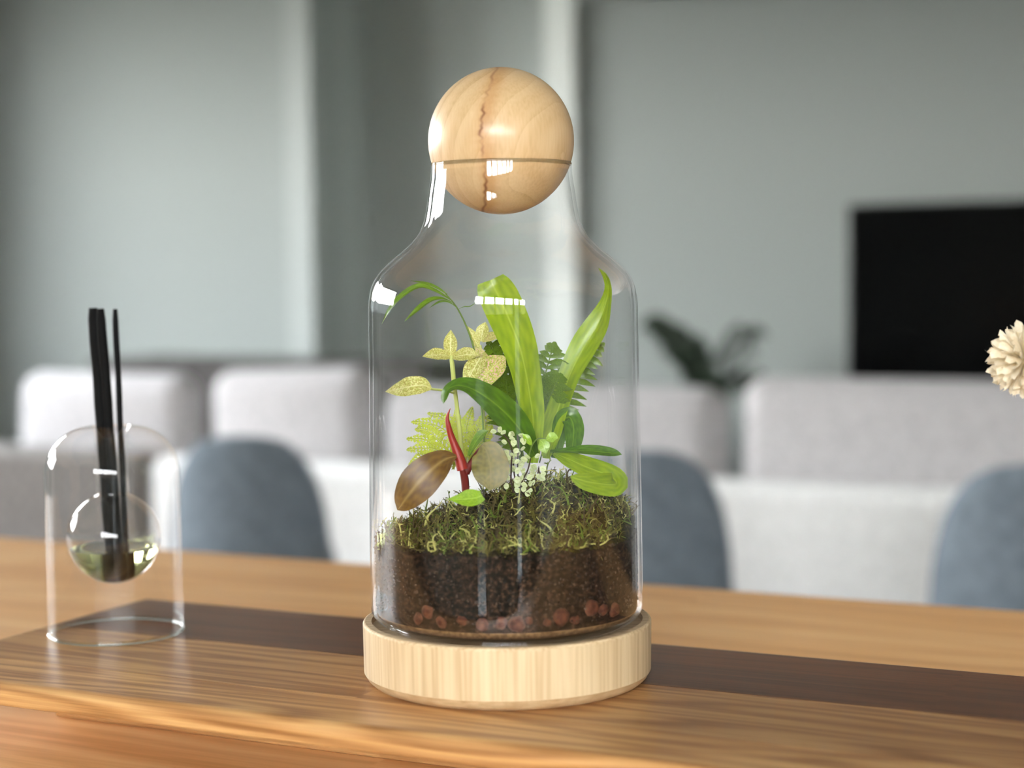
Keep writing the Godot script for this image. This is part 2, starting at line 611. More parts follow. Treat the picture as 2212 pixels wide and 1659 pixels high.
func window(called: String, a: Vector3, b: Vector3, cols: int, rows: Array) -> void:
	# a framed window in the plane between the corners a and b; along is x or z
	var o := base(called, (a + b) / 2.0 * Vector3(1, 0, 1) + Vector3(0, a.y, 0))
	tag(o, "", "", "", "structure")
	var along := Vector3.RIGHT if absf(b.x - a.x) > absf(b.z - a.z) else Vector3.BACK
	var w := absf((b - a).dot(along))
	var h := b.y - a.y
	var deep := Vector3.ONE - along - Vector3.UP
	for s in [[-w / 2 + 0.03, 0.06], [w / 2 - 0.03, 0.06]]:
		put("jamb", box_mesh(along * s[1] + deep * 0.08 + Vector3.UP * h, 0.004, along * s[0] + Vector3.UP * h / 2, 1), M.frame, o)
	for y in [0.03, h - 0.03]:
		put("rail", box_mesh(along * (w - 0.12) + deep * 0.08 + Vector3.UP * 0.06, 0.004, Vector3.UP * y, 1), M.frame, o)
	for i in range(1, cols):
		put("mullion", box_mesh(along * 0.08 + deep * 0.08 + Vector3.UP * (h - 0.12), 0.004, along * (-w / 2 + w * i / cols) + Vector3.UP * h / 2, 1), M.frame, o)
	for r in rows:
		put("transom", box_mesh(along * (w - 0.12) + deep * 0.06 + Vector3.UP * 0.05, 0.004, Vector3.UP * r, 1), M.frame, o)
	for i in cols:
		var st := start()
		var hw := w / cols / 2.0 - 0.03
		var c := along * (-w / 2 + w * (i + 0.5) / cols) + Vector3.UP * h / 2
		var p := [c - along * hw - Vector3.UP * (h / 2 - 0.05), c + along * hw - Vector3.UP * (h / 2 - 0.05), c + along * hw + Vector3.UP * (h / 2 - 0.05), c - along * hw + Vector3.UP * (h / 2 - 0.05)]
		tri(st, p[0], p[1], p[2], Vector2.ZERO, Vector2.RIGHT, Vector2.ONE)
		tri(st, p[0], p[2], p[3], Vector2.ZERO, Vector2.ONE, Vector2.DOWN)
		put("pane", done(st), M.pane, o)


func room() -> void:
	shell("floor", [[Vector3(-6.2, -0.15, -7.8), Vector3(4.4, 0, 3.2)]], M.floor)
	shell("ceiling", [[Vector3(-6.2, 2.75, -7.8), Vector3(4.4, 2.9, 3.2)]], M.ceiling)
	# far wall: a piece left of the passage, a piece with the television
	shell("wall_far", [[Vector3(-2.75, 0, -6.4), Vector3(4.4, 2.75, -6.2)], [Vector3(-6.2, 0, -6.4), Vector3(-4.0, 2.75, -6.2)]], M.wall)
	shell("wall_passage", [[Vector3(-4.2, 0, -6.95), Vector3(-2.5, 2.75, -6.75)], [Vector3(-4.2, 0, -6.75), Vector3(-4.0, 2.75, -6.4)], [Vector3(-2.75, 0, -6.75), Vector3(-2.55, 2.75, -6.4)]], M.passage)
	shell("trim_1", [[Vector3(-4.08, 0, -6.42), Vector3(-3.95, 2.75, -6.19)]], M.jamb)
	shell("trim_2", [[Vector3(-2.84, 0, -6.42), Vector3(-2.71, 2.75, -6.14)]], M.white)
	shell("trim_3", [[Vector3(-2.67, 2.13, -6.2), Vector3(4.2, 2.75, -5.6)]], M.ceiling)
	# left wall with two windows
	shell("wall_left", [[Vector3(-6.2, 0, -6.2), Vector3(-6.0, 0.95, 3.0)], [Vector3(-6.2, 2.6, -6.2), Vector3(-6.0, 2.75, 3.0)], [Vector3(-6.2, 0.95, -6.2), Vector3(-6.0, 2.6, -5.1)], [Vector3(-6.2, 0.95, -3.6), Vector3(-6.0, 2.6, -2.7)], [Vector3(-6.2, 0.95, -0.3), Vector3(-6.0, 2.6, 3.0)]], M.wall)
	window("window_1", Vector3(-6.1, 0.95, -2.7), Vector3(-6.1, 2.6, -0.3), 2, [])
	window("window_2", Vector3(-6.1, 0.95, -5.1), Vector3(-6.1, 2.6, -3.6), 2, [])
	shell("wall_right", [[Vector3(4.2, 0, -6.2), Vector3(4.4, 2.75, 3.0)]], M.wall)
	# wall behind the camera with windows and two narrow glazed balcony doors
	shell("wall_near", [[Vector3(-6.2, 0, 3.0), Vector3(-0.35, 2.75, 3.2)], [Vector3(3.6, 0, 3.0), Vector3(4.4, 2.75, 3.2)], [Vector3(-0.35, 2.5, 3.0), Vector3(3.6, 2.75, 3.2)],
		[Vector3(0.25, 0, 3.0), Vector3(2.35, 1.0, 3.2)], [Vector3(2.9, 0, 3.0), Vector3(3.6, 1.0, 3.2)]], M.wall)
	window("door_1", Vector3(-0.35, 0.0, 3.1), Vector3(0.25, 2.5, 3.1), 1, [])
	window("window_3", Vector3(0.25, 1.0, 3.1), Vector3(2.35, 2.5, 3.1), 3, [])
	window("door_2", Vector3(2.35, 0.0, 3.1), Vector3(2.9, 2.5, 3.1), 1, [])
	window("window_4", Vector3(2.9, 1.0, 3.1), Vector3(3.6, 2.5, 3.1), 1, [])
	shell("balcony_ground", [[Vector3(-4.4, -0.15, 3.2), Vector3(4.4, -0.02, 4.8)]], M.concrete)
	shell("balcony_parapet", [[Vector3(-4.4, -0.02, 4.7), Vector3(4.4, 1.1, 4.8)]], M.concrete)
	shell("neighbour_building", [[Vector3(-12, -3, 9.5), Vector3(14, 2.7, 10)]], M.facade)
	shell("garden_wall", [[Vector3(-8.2, -0.15, -9.0), Vector3(-8.0, 1.5, 4.0)]], M.concrete)
	shell("garden_ground", [[Vector3(-8.2, -0.3, -9.0), Vector3(-6.2, -0.15, 4.0)]], M.concrete)


# --- table and board -----------------------------------------------------------------------------
func table() -> void:
	var t := base("dining_table", Vector3(-0.55, 0, -1.02))
	tag(t, "large orange-brown wooden dining table under the raised board", "table")
	put("tabletop", box_mesh(Vector3(3.1, 0.036, 1.13), 0.006, Vector3(0, TABLE_Y - 0.018, 0), 3), M.table, t)
	put("apron", box_mesh(Vector3(2.7, 0.07, 0.8), 0.004, Vector3(0, TABLE_Y - 0.071, 0), 1), M.table, t)
	for x in [-1.35, 1.35]:
		for z in [-0.42, 0.42]:
			put("leg", box_mesh(Vector3(0.08, TABLE_Y - 0.036, 0.08), 0.008, Vector3(x, (TABLE_Y - 0.036) / 2, z), 2), M.table, t)


func board() -> void:
	var b := base("serving_board", Vector3(-0.22, TABLE_Y, -0.99))
	tag(b, "long board of dark and golden wood planks raised on runners, carrying the terrarium", "board")
	var x0 := -0.887 + 0.22
	var x1 := 0.42 + 0.22
	var top := BOARD_Y - TABLE_Y
	var low := top - 0.016
	# (z, y) outlines, anticlockwise seen from the left end
	var back := [Vector2(-0.137, low), Vector2(-0.0205, low), Vector2(-0.0205, top - 0.0004), Vector2(-0.0209, top)] + arc(Vector2(-0.135, top - 0.005), 0.005, 90, 180, 5) + [Vector2(-0.14, low + 0.003)]
	var mid := [Vector2(-0.0202, low), Vector2(0.0843, low), Vector2(0.0843, top - 0.0003), Vector2(0.084, top), Vector2(-0.0199, top), Vector2(-0.0202, top - 0.0004)]
	var front := [Vector2(0.0845, low)] + arc(Vector2(0.138, low + 0.004), 0.004, -90, 0, 5) + [Vector2(0.142, low + 0.0065)] + arc(Vector2(0.1365, top - 0.007), 0.007, 0, 90, 8) + [Vector2(0.0848, top), Vector2(0.0845, top - 0.0003)]
	for p in [[back, M.dark_plank], [mid, M.mid_plank], [front, M.front_plank]]:
		var st := start()
		extrude_x(st, p[0], x0, x1)
		put("plank", done(st), p[1], b)
	for z in [-0.1, 0.045]:
		put("runner", box_mesh(Vector3(1.2, low, 0.022), 0.002, Vector3(0.0, low / 2, z), 2), M.mid_plank, b)


# --- living room -----------------------------------------------------------------------------------
func pillow_mesh(size: Vector3, r: float, puff: float) -> ArrayMesh:
	var st := start()
	var h := size / 2.0
	rbox(st, size, r, Vector3.ZERO, 4, func(p: Vector3):
		var q := Vector2(p.x / h.x, p.y / h.y)
		var f := (1.0 - pow(absf(q.x), 2.4)) * (1.0 - pow(absf(q.y), 2.4))
		p.z *= 1.0 + puff * f
		p.x *= 1.0 - 0.03 * (1.0 - q.y * q.y)
		p.y *= 1.0 - 0.05 * (1.0 - q.x * q.x) + 0.03
		return p)
	return done(st)


func sofa() -> void:
	var s := base("sofa", Vector3(-1.45, 0, -4.85))
	tag(s, "long low light grey sofa seen from behind, with a pale upholstered back panel", "sofa")
	put("back_panel", box_mesh(Vector3(4.0, 0.40, 0.16), 0.045, Vector3(0, 0.295, 0.37), 4), M.sofa, s)
	put("seat", box_mesh(Vector3(3.83, 0.30, 0.78), 0.05, Vector3(-0.085, 0.25, -0.1), 3), M.sofa, s)
	for x in [1.915]:
		put("armrest", box_mesh(Vector3(0.17, 0.42, 0.8), 0.05, Vector3(x, 0.29, -0.11), 3), M.sofa, s)
	for x in [-1.85, 1.85]:
		for z in [-0.4, 0.38]:
			put("foot", box_mesh(Vector3(0.05, 0.1, 0.05), 0.006, Vector3(x, 0.05, z), 1), M.dark_wood, s)
	# loose back cushions that stand on the seat and rise over the back panel
	var spots := [
		[-0.95, 1.22, 0.755, M.cushion, "widest pale grey sofa cushion, behind the far right blue chair", 0.0],
		[-1.925, 0.66, 0.725, M.cushion, "grey sofa cushion with a rounded end, standing just right of the terrarium", 0.0],
		[-2.52, 0.42, 0.715, M.cushion, "small pale sofa cushion seen through the terrarium glass", 0.0],
		[-3.075, 0.62, 0.752, M.cushion, "grey sofa cushion standing behind the blue chair nearest the diffuser", 0.035],
	]
	for c in spots:
		var h: float = c[2] - 0.40
		var o := put("sofa_cushion", pillow_mesh(Vector3(c[1], h, 0.17), 0.084, 0.32), c[3])
		o.position = Vector3(c[0], 0.408 + h / 2 + absf(c[5]) * c[1] * 0.5, -4.70)
		o.rotation = Vector3(-0.06, 0, c[5])
		tag(o, c[4], "cushion", "cushions along the sofa back")
	# armchair at the far left end
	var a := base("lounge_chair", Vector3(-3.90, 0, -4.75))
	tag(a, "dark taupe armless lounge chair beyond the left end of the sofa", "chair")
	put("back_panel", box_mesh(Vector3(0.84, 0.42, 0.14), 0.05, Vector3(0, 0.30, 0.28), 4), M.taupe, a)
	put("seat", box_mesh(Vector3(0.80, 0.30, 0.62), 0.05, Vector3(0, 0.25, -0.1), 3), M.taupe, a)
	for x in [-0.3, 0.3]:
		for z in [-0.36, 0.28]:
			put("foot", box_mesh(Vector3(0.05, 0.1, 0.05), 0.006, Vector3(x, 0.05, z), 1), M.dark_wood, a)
	var k := put("lounge_cushion", pillow_mesh(Vector3(0.74, 0.33, 0.17), 0.084, 0.3), M.cushion)
	k.position = Vector3(-3.83, 0.415 + 0.165, -4.69)
	k.rotation.x = -0.06
	tag(k, "pale grey cushion standing on the taupe lounge chair, leftmost of the cushions", "cushion")


func chairs() -> void:
	var spots := [
		[-2.46, -3.5, 0.672, 0.06, "blue-grey upholstered chair with a round back, right of the diffuser"],
		[-1.400, -3.5, 0.662, 0.0, "blue-grey upholstered chair half hidden behind the terrarium"],
		[-0.545, -3.5, 0.652, -0.04, "blue-grey upholstered chair cut off by the right edge of the picture"],
	]
	var proto: Node3D
	for s in spots:
		var c: Node3D
		if proto == null:
			c = make_chair()
			proto = c
		else:
			c = proto.duplicate()
			c.name = numbered("upholstered_chair")
			add_child(c)
		c.position = Vector3(s[0], s[2] - 0.662, s[1]) * Vector3(1, 0, 1)
		c.rotation.y = s[3] + 0.32
		tag(c, s[4], "chair", "blue-grey chairs beyond the table")


func make_chair() -> Node3D:
	var c := base("upholstered_chair", Vector3.ZERO)
	var st := start()
	var bend := func(x: float, y: float, o: float) -> Vector3:
		var a: float = x / 0.23 * deg_to_rad(52)
		var r: float = 0.26 + o
		return Vector3(sin(a) * r, y, cos(a) * r - 0.26 - 0.02 * (0.66 - y))
	# the shell: outside and inside faces that meet in a round rim
	for side in [1.0, -1.0]:
		grid(st, 28, 20, func(u, v):
			var th: float = v * PI / 2
			var t := pow(sin(th), 2.0 / 2.6)
			var w := 0.235 * pow(maxf(cos(th), 0.0), 2.0 / 2.8)
			var q: float = u * 2.0 - 1.0
			var edge: float = (1.0 - pow(absf(q), 6.0)) * (1.0 - pow(t, 10.0))
			return bend.call(q * w, 0.24 + 0.435 * t, side * 0.022 * sqrt(maxf(edge, 0.0))), 0, side < 0)
	put("backrest", done(st), M.chair, c)
	put("seat", box_mesh(Vector3(0.34, 0.08, 0.36), 0.035, Vector3(0, 0.31, -0.22), 4), M.chair, c)
	for x in [-0.13, 0.13]:
		for z in [-0.34, -0.08]:
			var lt := start()
			tube(lt, [Vector3(x * 1.25, 0, z + signf(z + 0.2) * 0.03), Vector3(x, 0.28, z)], [0.011, 0.016], 10)
			put("leg", done(lt), M.dark_wood, c)
	return c


func television() -> void:
	var t := base("television", Vector3(-1.06, 0.985, -6.198))
	tag(t, "black flat television hanging on the grey far wall", "television")
	put("housing", box_mesh(Vector3(1.14, 0.642, 0.05), 0.008, Vector3(0, 0, 0.045), 2), M.black, t)
	put("screen", box_mesh(Vector3(1.12, 0.622, 0.004), 0.001, Vector3(0, 0, 0.0715), 1), M.screen, t)
	put("wall_bracket", box_mesh(Vector3(0.3, 0.2, 0.022), 0.004, Vector3(0, 0, 0.011), 1), M.black, t)


func sideboard() -> void:
	var s := base("sideboard", Vector3(-3.75, 0, -5.62))
	tag(s, "long low dark sideboard behind the left sofa cushions", "sideboard")
	put("carcass", box_mesh(Vector3(1.5, 0.62, 0.4), 0.005, Vector3(0, 0.41, 0), 1), M.dark_wood, s)
	put("top", box_mesh(Vector3(1.54, 0.03, 0.43), 0.005, Vector3(0, 0.735, 0), 2), M.dark_wood, s)
	for i in 3:
		var d := put("door", box_mesh(Vector3(0.48, 0.56, 0.02), 0.004, Vector3(-0.495 + 0.495 * i, 0.41, 0.208), 1), M.dark_wood, s)
		put("handle", box_mesh(Vector3(0.10, 0.012, 0.02), 0.004, Vector3(-0.495 + 0.495 * i, 0.64, 0.226), 1), M.black, d)
	for x in [-0.68, 0.68]:
		for z in [-0.14, 0.14]:
			put("foot", box_mesh(Vector3(0.05, 0.1, 0.05), 0.005, Vector3(x, 0.05, z), 1), M.dark_wood, s)


func palm() -> void:
	var at := Vector3(-2.02, 0, -5.72)
	var p := base("potted_palm", at)
	tag(p, "dark green potted palm standing between the sofa and the far wall", "plant")
	var st := start()
	lathe(st, [Vector2(0, 0), Vector2(0.10, 0), Vector2(0.13, 0.28), Vector2(0.135, 0.30), Vector2(0.12, 0.30), Vector2(0.115, 0.27), Vector2(0, 0.27)], 32)
	put("pot", done(st), M.pot, p)
	st = start()
	tube(st, [Vector3(0, 0.27, 0), Vector3(0.005, 0.45, 0), Vector3(0, 0.62, 0)], [0.012, 0.011, 0.009], 8)
	put("stem", done(st), M.green_stem, p)
	var fr := [[-0.24, 0.29, 0.05, 0.13], [-0.20, 0.20, -0.05, 0.12], [-0.10, 0.20, 0.06, 0.12], [0.03, 0.16, -0.06, 0.10], [0.16, 0.27, 0.04, 0.08], [0.22, 0.26, 0.0, 0.08], [0.24, 0.10, 0.05, 0.12], [0.14, 0.06, 0.08, 0.11], [-0.06, 0.10, 0.10, 0.10], [-0.16, 0.26, 0.0, 0.11], [-0.05, 0.22, 0.05, 0.13], [0.08, 0.12, 0.08, 0.13], [0.20, 0.20, 0.06, 0.10]]
	for f in fr:
		st = start()
		var tip := Vector3(f[0], 0.60 + f[1] - 0.02, f[2])
		ribbon(st, [Vector3(0, 0.55, 0), Vector3(f[0] * 0.35, 0.60 + f[1] * 0.62, f[2] * 0.4), Vector3(f[0] * 0.75, 0.60 + f[1] * 0.98, f[2] * 0.8), tip], [0.012, f[3] * 0.55, f[3] * 0.65, 0.0], Vector3(-f[0], 0.3, 1), Vector3(-f[0], 0.5, 1), 0.15, 14)
		put("leaf", done(st), M.palm, p)


# --- terrarium -------------------------------------------------------------------------------------
func stopper_and_base() -> void:
	var d := base("wooden_base", JAR, TURN)
	tag(d, "round pale wood base disc that carries the glass terrarium", "base")
	var st := start()
	lathe(st, [Vector2(0.0935, 0.0075), Vector2(0.0938, 0.037)] + arc(Vector2(0.0922, 0.0384), 0.0016, 0, 90, 4), 128)
	put("rim", done(st), M.pale_wood, d)
	st = start()
	lathe(st, [Vector2(0, 0), Vector2(0.0855, 0), Vector2(0.0885, 0.0012), Vector2(0.0915, 0.004), Vector2(0.0935, 0.0075)], 128)
	tag(put("bevel", done(st), M.bevel, d), "end-grain bevel round the foot", "")
	st = start()
	lathe(st, [Vector2(0.0922, 0.040), Vector2(0.0882, 0.040)], 128, Vector3.ZERO, 1)
	lathe(st, [Vector2(0.0882, 0.040), Vector2(0.0878, 0.036)], 128, Vector3.ZERO, 2)
	lathe(st, [Vector2(0.0878, 0.036), Vector2(0, 0.036)], 96, Vector3.ZERO, 3)
	put("top", done(st), M.pale_end, d)

	var b := base("ball_stopper", JAR + Vector3(0, 0.3485, 0), TURN)
	tag(b, "big turned wooden ball that closes the neck of the terrarium", "stopper")
	st = start()
	var prof := []
	for i in 49:
		var a := deg_to_rad(-90 + 180.0 * i / 48)
		prof.append(Vector2(maxf(cos(a), 0.0), sin(a)) * 0.0468)
	lathe(st, prof, 96)
	put("ball", done(st), M.ball, b)


const OUTER := [
	Vector2(0, 38.0), Vector2(70, 38.0), Vector2(78, 38.6), Vector2(83.5, 40.6), Vector2(87, 44.4), Vector2(88.4, 50), Vector2(88.5, 70), Vector2(88.2, 110), Vector2(87.6, 160), Vector2(87.1, 200), Vector2(86.9, 230),
	Vector2(86.8, 242), Vector2(86.2, 249), Vector2(84.6, 256), Vector2(82.0, 261.5), Vector2(78.6, 266), Vector2(71, 273.2), Vector2(61.5, 281), Vector2(54.2, 289), Vector2(50.4, 297), Vector2(48.4, 306), Vector2(47.0, 316), Vector2(45.6, 325), Vector2(45.0, 333.4)]


func glass_jar() -> void:
	var j := base("glass_terrarium", JAR, TURN)
	tag(j, "clear bottle-shaped glass terrarium jar full of soil, moss and small plants", "terrarium")
	var o := spline(OUTER, 130)
	var st := start()
	var prof := []
	for p in o:
		prof.append(Vector2(maxf(p.x, 0.0), p.y) * 0.001)
	lathe(st, prof, 160)
	prof = []
	# the inside of the wall
	for i in range(o.size() - 1, -1, -1):
		var q: Vector2 = o[i]
		var t: Vector2 = (o[mini(i + 1, o.size() - 1)] - o[maxi(i - 1, 0)]).normalized()
		q += Vector2(-t.y, t.x) * 2.4
		prof.append(Vector2(maxf(q.x, 0.0), q.y) * 0.001)
	lathe(st, prof, 160, Vector3.ZERO, 1)
	put("jar_wall", done(st), M.glass, j)
	st = start()
	lathe(st, arc(Vector2(0.0438, 0.3336), 0.0014, -90, 270, 14), 128)
	tag(put("lip", done(st), M.thick_glass, j), "rounded glass lip of the neck", "")


func ground(x: float, z: float) -> float:   # height of the soil in millimetres over the board
	return 92.0 + 26.0 * exp(-(pow(x - 5.0, 2) + pow(z + 5.0, 2)) / 2600.0) + 16.0 * exp(-(pow(x - 45.0, 2) + pow(z + 25.0, 2)) / 900.0)


func soil() -> void:
	var n := FastNoiseLite.new()
	n.seed = 5
	n.frequency = 0.09
	var s := base("soil", JAR, TURN)
	tag(s, "dark crumbly potting soil filling the lower part of the terrarium", "soil", "", "stuff")
	var st := start()
	var low := 47.0
	# side and bottom
	grid(st, 150, 26, func(u, v):
		var a: float = fmod(u, 1.0) * TAU
		var x := cos(a)
		var z := sin(a)
		var y: float = lerpf(low, ground(x * 84, z * 84), v)
		var r: float = (84.6 + 1.0 * n.get_noise_3d(x * 84, y, z * 84)) if y > 52 else 84.6
		return Vector3(x * r, y, z * r) * 0.001)
	grid(st, 150, 40, func(u, v):
		var a: float = fmod(u, 1.0) * TAU
		var k: float = 1.0 - v
		var x := cos(a)
		var z := sin(a)
		var r: float = (84.6 + (1.0 * n.get_noise_3d(x * 84, ground(x * 84, z * 84), z * 84))) * k
		var y: float = ground(x * 84 * k, z * 84 * k)
		if k < 1.0:
			y += 4.0 * n.get_noise_2d(x * r, z * r)
		return Vector3(x * r, y, z * r) * 0.001)
	put("earth", done(st), M.soil, s)
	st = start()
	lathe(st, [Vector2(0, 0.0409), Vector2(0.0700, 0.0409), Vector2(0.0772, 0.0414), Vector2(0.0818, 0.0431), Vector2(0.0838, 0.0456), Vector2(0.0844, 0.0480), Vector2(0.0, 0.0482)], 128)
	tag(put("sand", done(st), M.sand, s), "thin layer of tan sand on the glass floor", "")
	# crumbs pressed against the glass
	var mesh := chip_mesh()
	var mi := MultiMeshInstance3D.new()
	mi.name = "crumbs"
	mi.multimesh = MultiMesh.new()
	mi.multimesh.transform_format = MultiMesh.TRANSFORM_3D
	mi.multimesh.use_colors = true
	mi.multimesh.mesh = mesh
	mi.multimesh.instance_count = 2600
	for i in 2600:
		var a := rng.randf() * TAU
		var y := rng.randf_range(50, ground(cos(a) * 84, sin(a) * 84) + 2)
		var r := 84.4 + rng.randf_range(-0.4, 0.5)
		var b := Basis.from_euler(Vector3(rng.randf(), rng.randf(), rng.randf()) * TAU).scaled(Vector3.ONE * rng.randf_range(0.0005, 0.0015))
		mi.multimesh.set_instance_transform(i, Transform3D(b, Vector3(cos(a) * r, y, sin(a) * r) * 0.001))
		var k := pow(rng.randf(), 2.0)
		mi.multimesh.set_instance_color(i, Color(0.012, 0.009, 0.007).lerp(Color(0.095, 0.062, 0.040), k))
	mi.material_override = M.crumb
	mi.set_meta("kind", "stuff")
	s.add_child(mi)
	# clay pebbles at the bottom of the glass
	var spots := [-52, -46, -38, -26, -14, -3, 6, 13, 24, 32, 40, 50, 57, 64]
	var proto: MeshInstance3D
	for i in spots.size():
		var o: MeshInstance3D
		if proto == null:
			var ps := start()
			var pn := FastNoiseLite.new()
			pn.frequency = 0.8
			grid(ps, 18, 12, func(u, v):
				var la: float = (v - 0.5) * PI
				var lo: float = fmod(u, 1.0) * TAU
				var d := Vector3(cos(la) * cos(lo), sin(la), cos(la) * sin(lo))
				return d * 0.0052 * (1.0 + 0.22 * pn.get_noise_3dv(d)))
			o = put("clay_pebble", done(ps), M.clay)
			proto = o
		else:
			o = proto.duplicate()
			o.name = numbered("clay_pebble")
			add_child(o)
		var x: float = spots[i]
		var high: float = [1.0, 5.5, 0.5, 2.0, 0.0, 1.5, 0.0, 2.5, 1.0, 3.0, 0.5, 6.0, 4.0, 2.0][i]
		var sc := rng.randf_range(0.85, 1.25)
		var z := sqrt(80.9 * 80.9 - x * x)
		o.transform = Transform3D(Basis(Vector3.UP, TURN), JAR) * Transform3D(Basis.from_euler(Vector3(rng.randf(), rng.randf(), rng.randf()) * TAU).scaled(Vector3.ONE * sc), Vector3(x, 52.0 + high, z) * 0.001)
		tag(o, "%s small reddish clay pebble from the left in the row along the glass floor" % ["first", "second", "third", "fourth", "fifth", "sixth", "seventh", "eighth", "ninth", "tenth", "eleventh", "twelfth", "thirteenth", "fourteenth"][i], "pebble", "clay pebbles under the soil")
	moss()


func chip_mesh() -> ArrayMesh:
	var st := start()
	var v := [Vector3(1, 0, 0.2), Vector3(-0.8, 0.3, 0), Vector3(0.1, 1.1, 0), Vector3(0, -0.7, 0.4), Vector3(0.2, 0, 0.9), Vector3(-0.1, 0.1, -0.8)]
	st.set_smooth_group(-1)
	for f in [[0, 2, 4], [2, 1, 4], [1, 3, 4], [3, 0, 4], [2, 0, 5], [1, 2, 5], [3, 1, 5], [0, 3, 5]]:
		tri(st, v[f[0]], v[f[2]], v[f[1]], Vector2.ZERO, Vector2.RIGHT, Vector2.ONE)
	return done(st)


func moss() -> void:
	var m := base("moss", JAR, TURN)
	tag(m, "yellow-green stringy moss spread over the soil in the terrarium", "moss", "", "stuff")
	var n := FastNoiseLite.new()
	n.seed = 9
	n.frequency = 0.12
	var st := start()
	grid(st, 140, 40, func(u, v):
		var a: float = fmod(u, 1.0) * TAU
		var k: float = 1.0 - v
		var r: float = 84.2 * k
		var x := cos(a) * r
		var z := sin(a) * r
		return Vector3(x, ground(x, z) + 2.5 + 12.0 * exp(-(pow(x - 70.0, 2) + pow(z - 5.0, 2)) / 700.0) + 5.0 * n.get_noise_2d(x, z) - 3.0 * pow(k, 20), z) * 0.001)
	var mat_ := put("mat", done(st), M.moss_mat, m)
	mat_.set_meta("kind", "stuff")
	# four kinds of strand
	for kind in 4:
		st = start()
		var pts := []
		var rad := []
		for i in 7:
			var t := i / 6.0
			match kind:
				0: pts.append(Vector3(t * 0.25, t, 0.1 * sin(t * 5)))
				1: pts.append(Vector3(0.45 * sin(t * 2.6), t * 0.8, 0.15 * t))
				2: pts.append(Vector3(t, 0.28 * sin(t * 3.4), 0.2 * sin(t * 6)))
				3: pts.append(Vector3(t * 0.9, 0.45 * sin(t * 2.4), 0.3 * t * t))
			rad.append(0.062 * (1.0 - 0.8 * t) * (0.8 if kind > 1 else 1.0))
		tube(st, pts, rad, 5)
		if kind != 2:    # scale-like leaflets along the strand
			for i in range(1, 6):
				var c: Vector3 = pts[i]
				var d := Vector3(0.16 * (1 if i % 2 else -1), 0.13, 0.05)
				st.set_smooth_group(-1)
				tri(st, c, c + d * 0.5 + Vector3(0, 0.04, 0.02), c + d, Vector2.ZERO, Vector2.RIGHT, Vector2.ONE)
				tri(st, c, c + d, c + d * 0.5 - Vector3(0, 0.04, 0.02), Vector2.ZERO, Vector2.RIGHT, Vector2.ONE)
		var mi := MultiMeshInstance3D.new()
		mi.name = "strands"
		mi.multimesh = MultiMesh.new()
		mi.multimesh.transform_format = MultiMesh.TRANSFORM_3D
		mi.multimesh.use_colors = true
		mi.multimesh.mesh = done(st)
		var count := 900
		mi.multimesh.instance_count = count
		for i in count:
			var a := rng.randf() * TAU
			var r := 83.0 * sqrt(rng.randf())
			if i % 3 == 0:
				a = PI / 2 + rng.randf_range(-1.6, 1.6)
				r = rng.randf_range(70, 82)
			var x := cos(a) * r
			var z := sin(a) * r
			var y := ground(x, z) + rng.randf_range(-1, 4) + 12.0 * exp(-(pow(x - 70.0, 2) + pow(z - 5.0, 2)) / 700.0)
			if i % 3 == 0:
				y -= 17.0 * pow(rng.randf(), 1.8)
			var len_ := rng.randf_range(6, 13) * (1.5 if rng.randf() < 0.12 else 1.0)
			var b := Basis.from_euler(Vector3(rng.randf_range(-1.15, 1.15), rng.randf() * TAU, rng.randf_range(-1.15, 1.15)))
			var tip := b * Vector3(1 if kind > 1 else 0, 1, 0) * len_ + Vector3(x, 0, z)
			if Vector2(tip.x, tip.z).length() > 83.0:
				b = b.rotated(Vector3.UP, PI)
				r -= 4
				x = cos(a) * r
				z = sin(a) * r
			mi.multimesh.set_instance_transform(i, Transform3D(b.scaled(Vector3.ONE * len_ * 0.001), Vector3(x, y, z) * 0.001))
			var c := Color(0.20, 0.175, 0.03).lerp(Color(0.06, 0.036, 0.015), pow(rng.randf(), 0.9))
			if rng.randf() < 0.16:
				c = Color(0.52, 0.50, 0.15)
			if rng.randf() < 0.15:
				c = Color(0.14, 0.20, 0.02)
			mi.multimesh.set_instance_color(i, c)
		mi.material_override = M.tinted
		mi.set_meta("kind", "stuff")
		m.add_child(mi, true)


# --- plants: all points below are millimetres in the terrarium's own axes (x right, y up from the board, z to the front)
var plant_at := Vector3.ZERO


func plant(called: String, at: Vector3, label: String, category := "plant") -> Node3D:
	plant_at = at * 0.001
	var o := base(called, JAR + plant_at.rotated(Vector3.UP, TURN), TURN)
	tag(o, label, category)
	return o


func leaf(o: Node3D, pts: Array, widths: Array, m: Material, face0 := Vector3(0, 0, 1), face1 := Vector3(0, 0, 1), fold := 0.12, n := 18, wave := 0.0, called := "leaf") -> MeshInstance3D:
	var st := start()
	ribbon(st, mm(pts, plant_at), mm(widths), face0, face1, fold, n, wave)
	return put(called, done(st), m, o)


func stem(o: Node3D, pts: Array, widths: Array, m: Material, called := "stem") -> MeshInstance3D:
	var st := start()
	var p := spline(mm(pts, plant_at), 16)
	var r := []
	for w in spline(mm(widths), 16):
		r.append(maxf(w, 0.0001) / 2.0)
	tube(st, p, r, 8)
	return put(called, done(st), m, o)


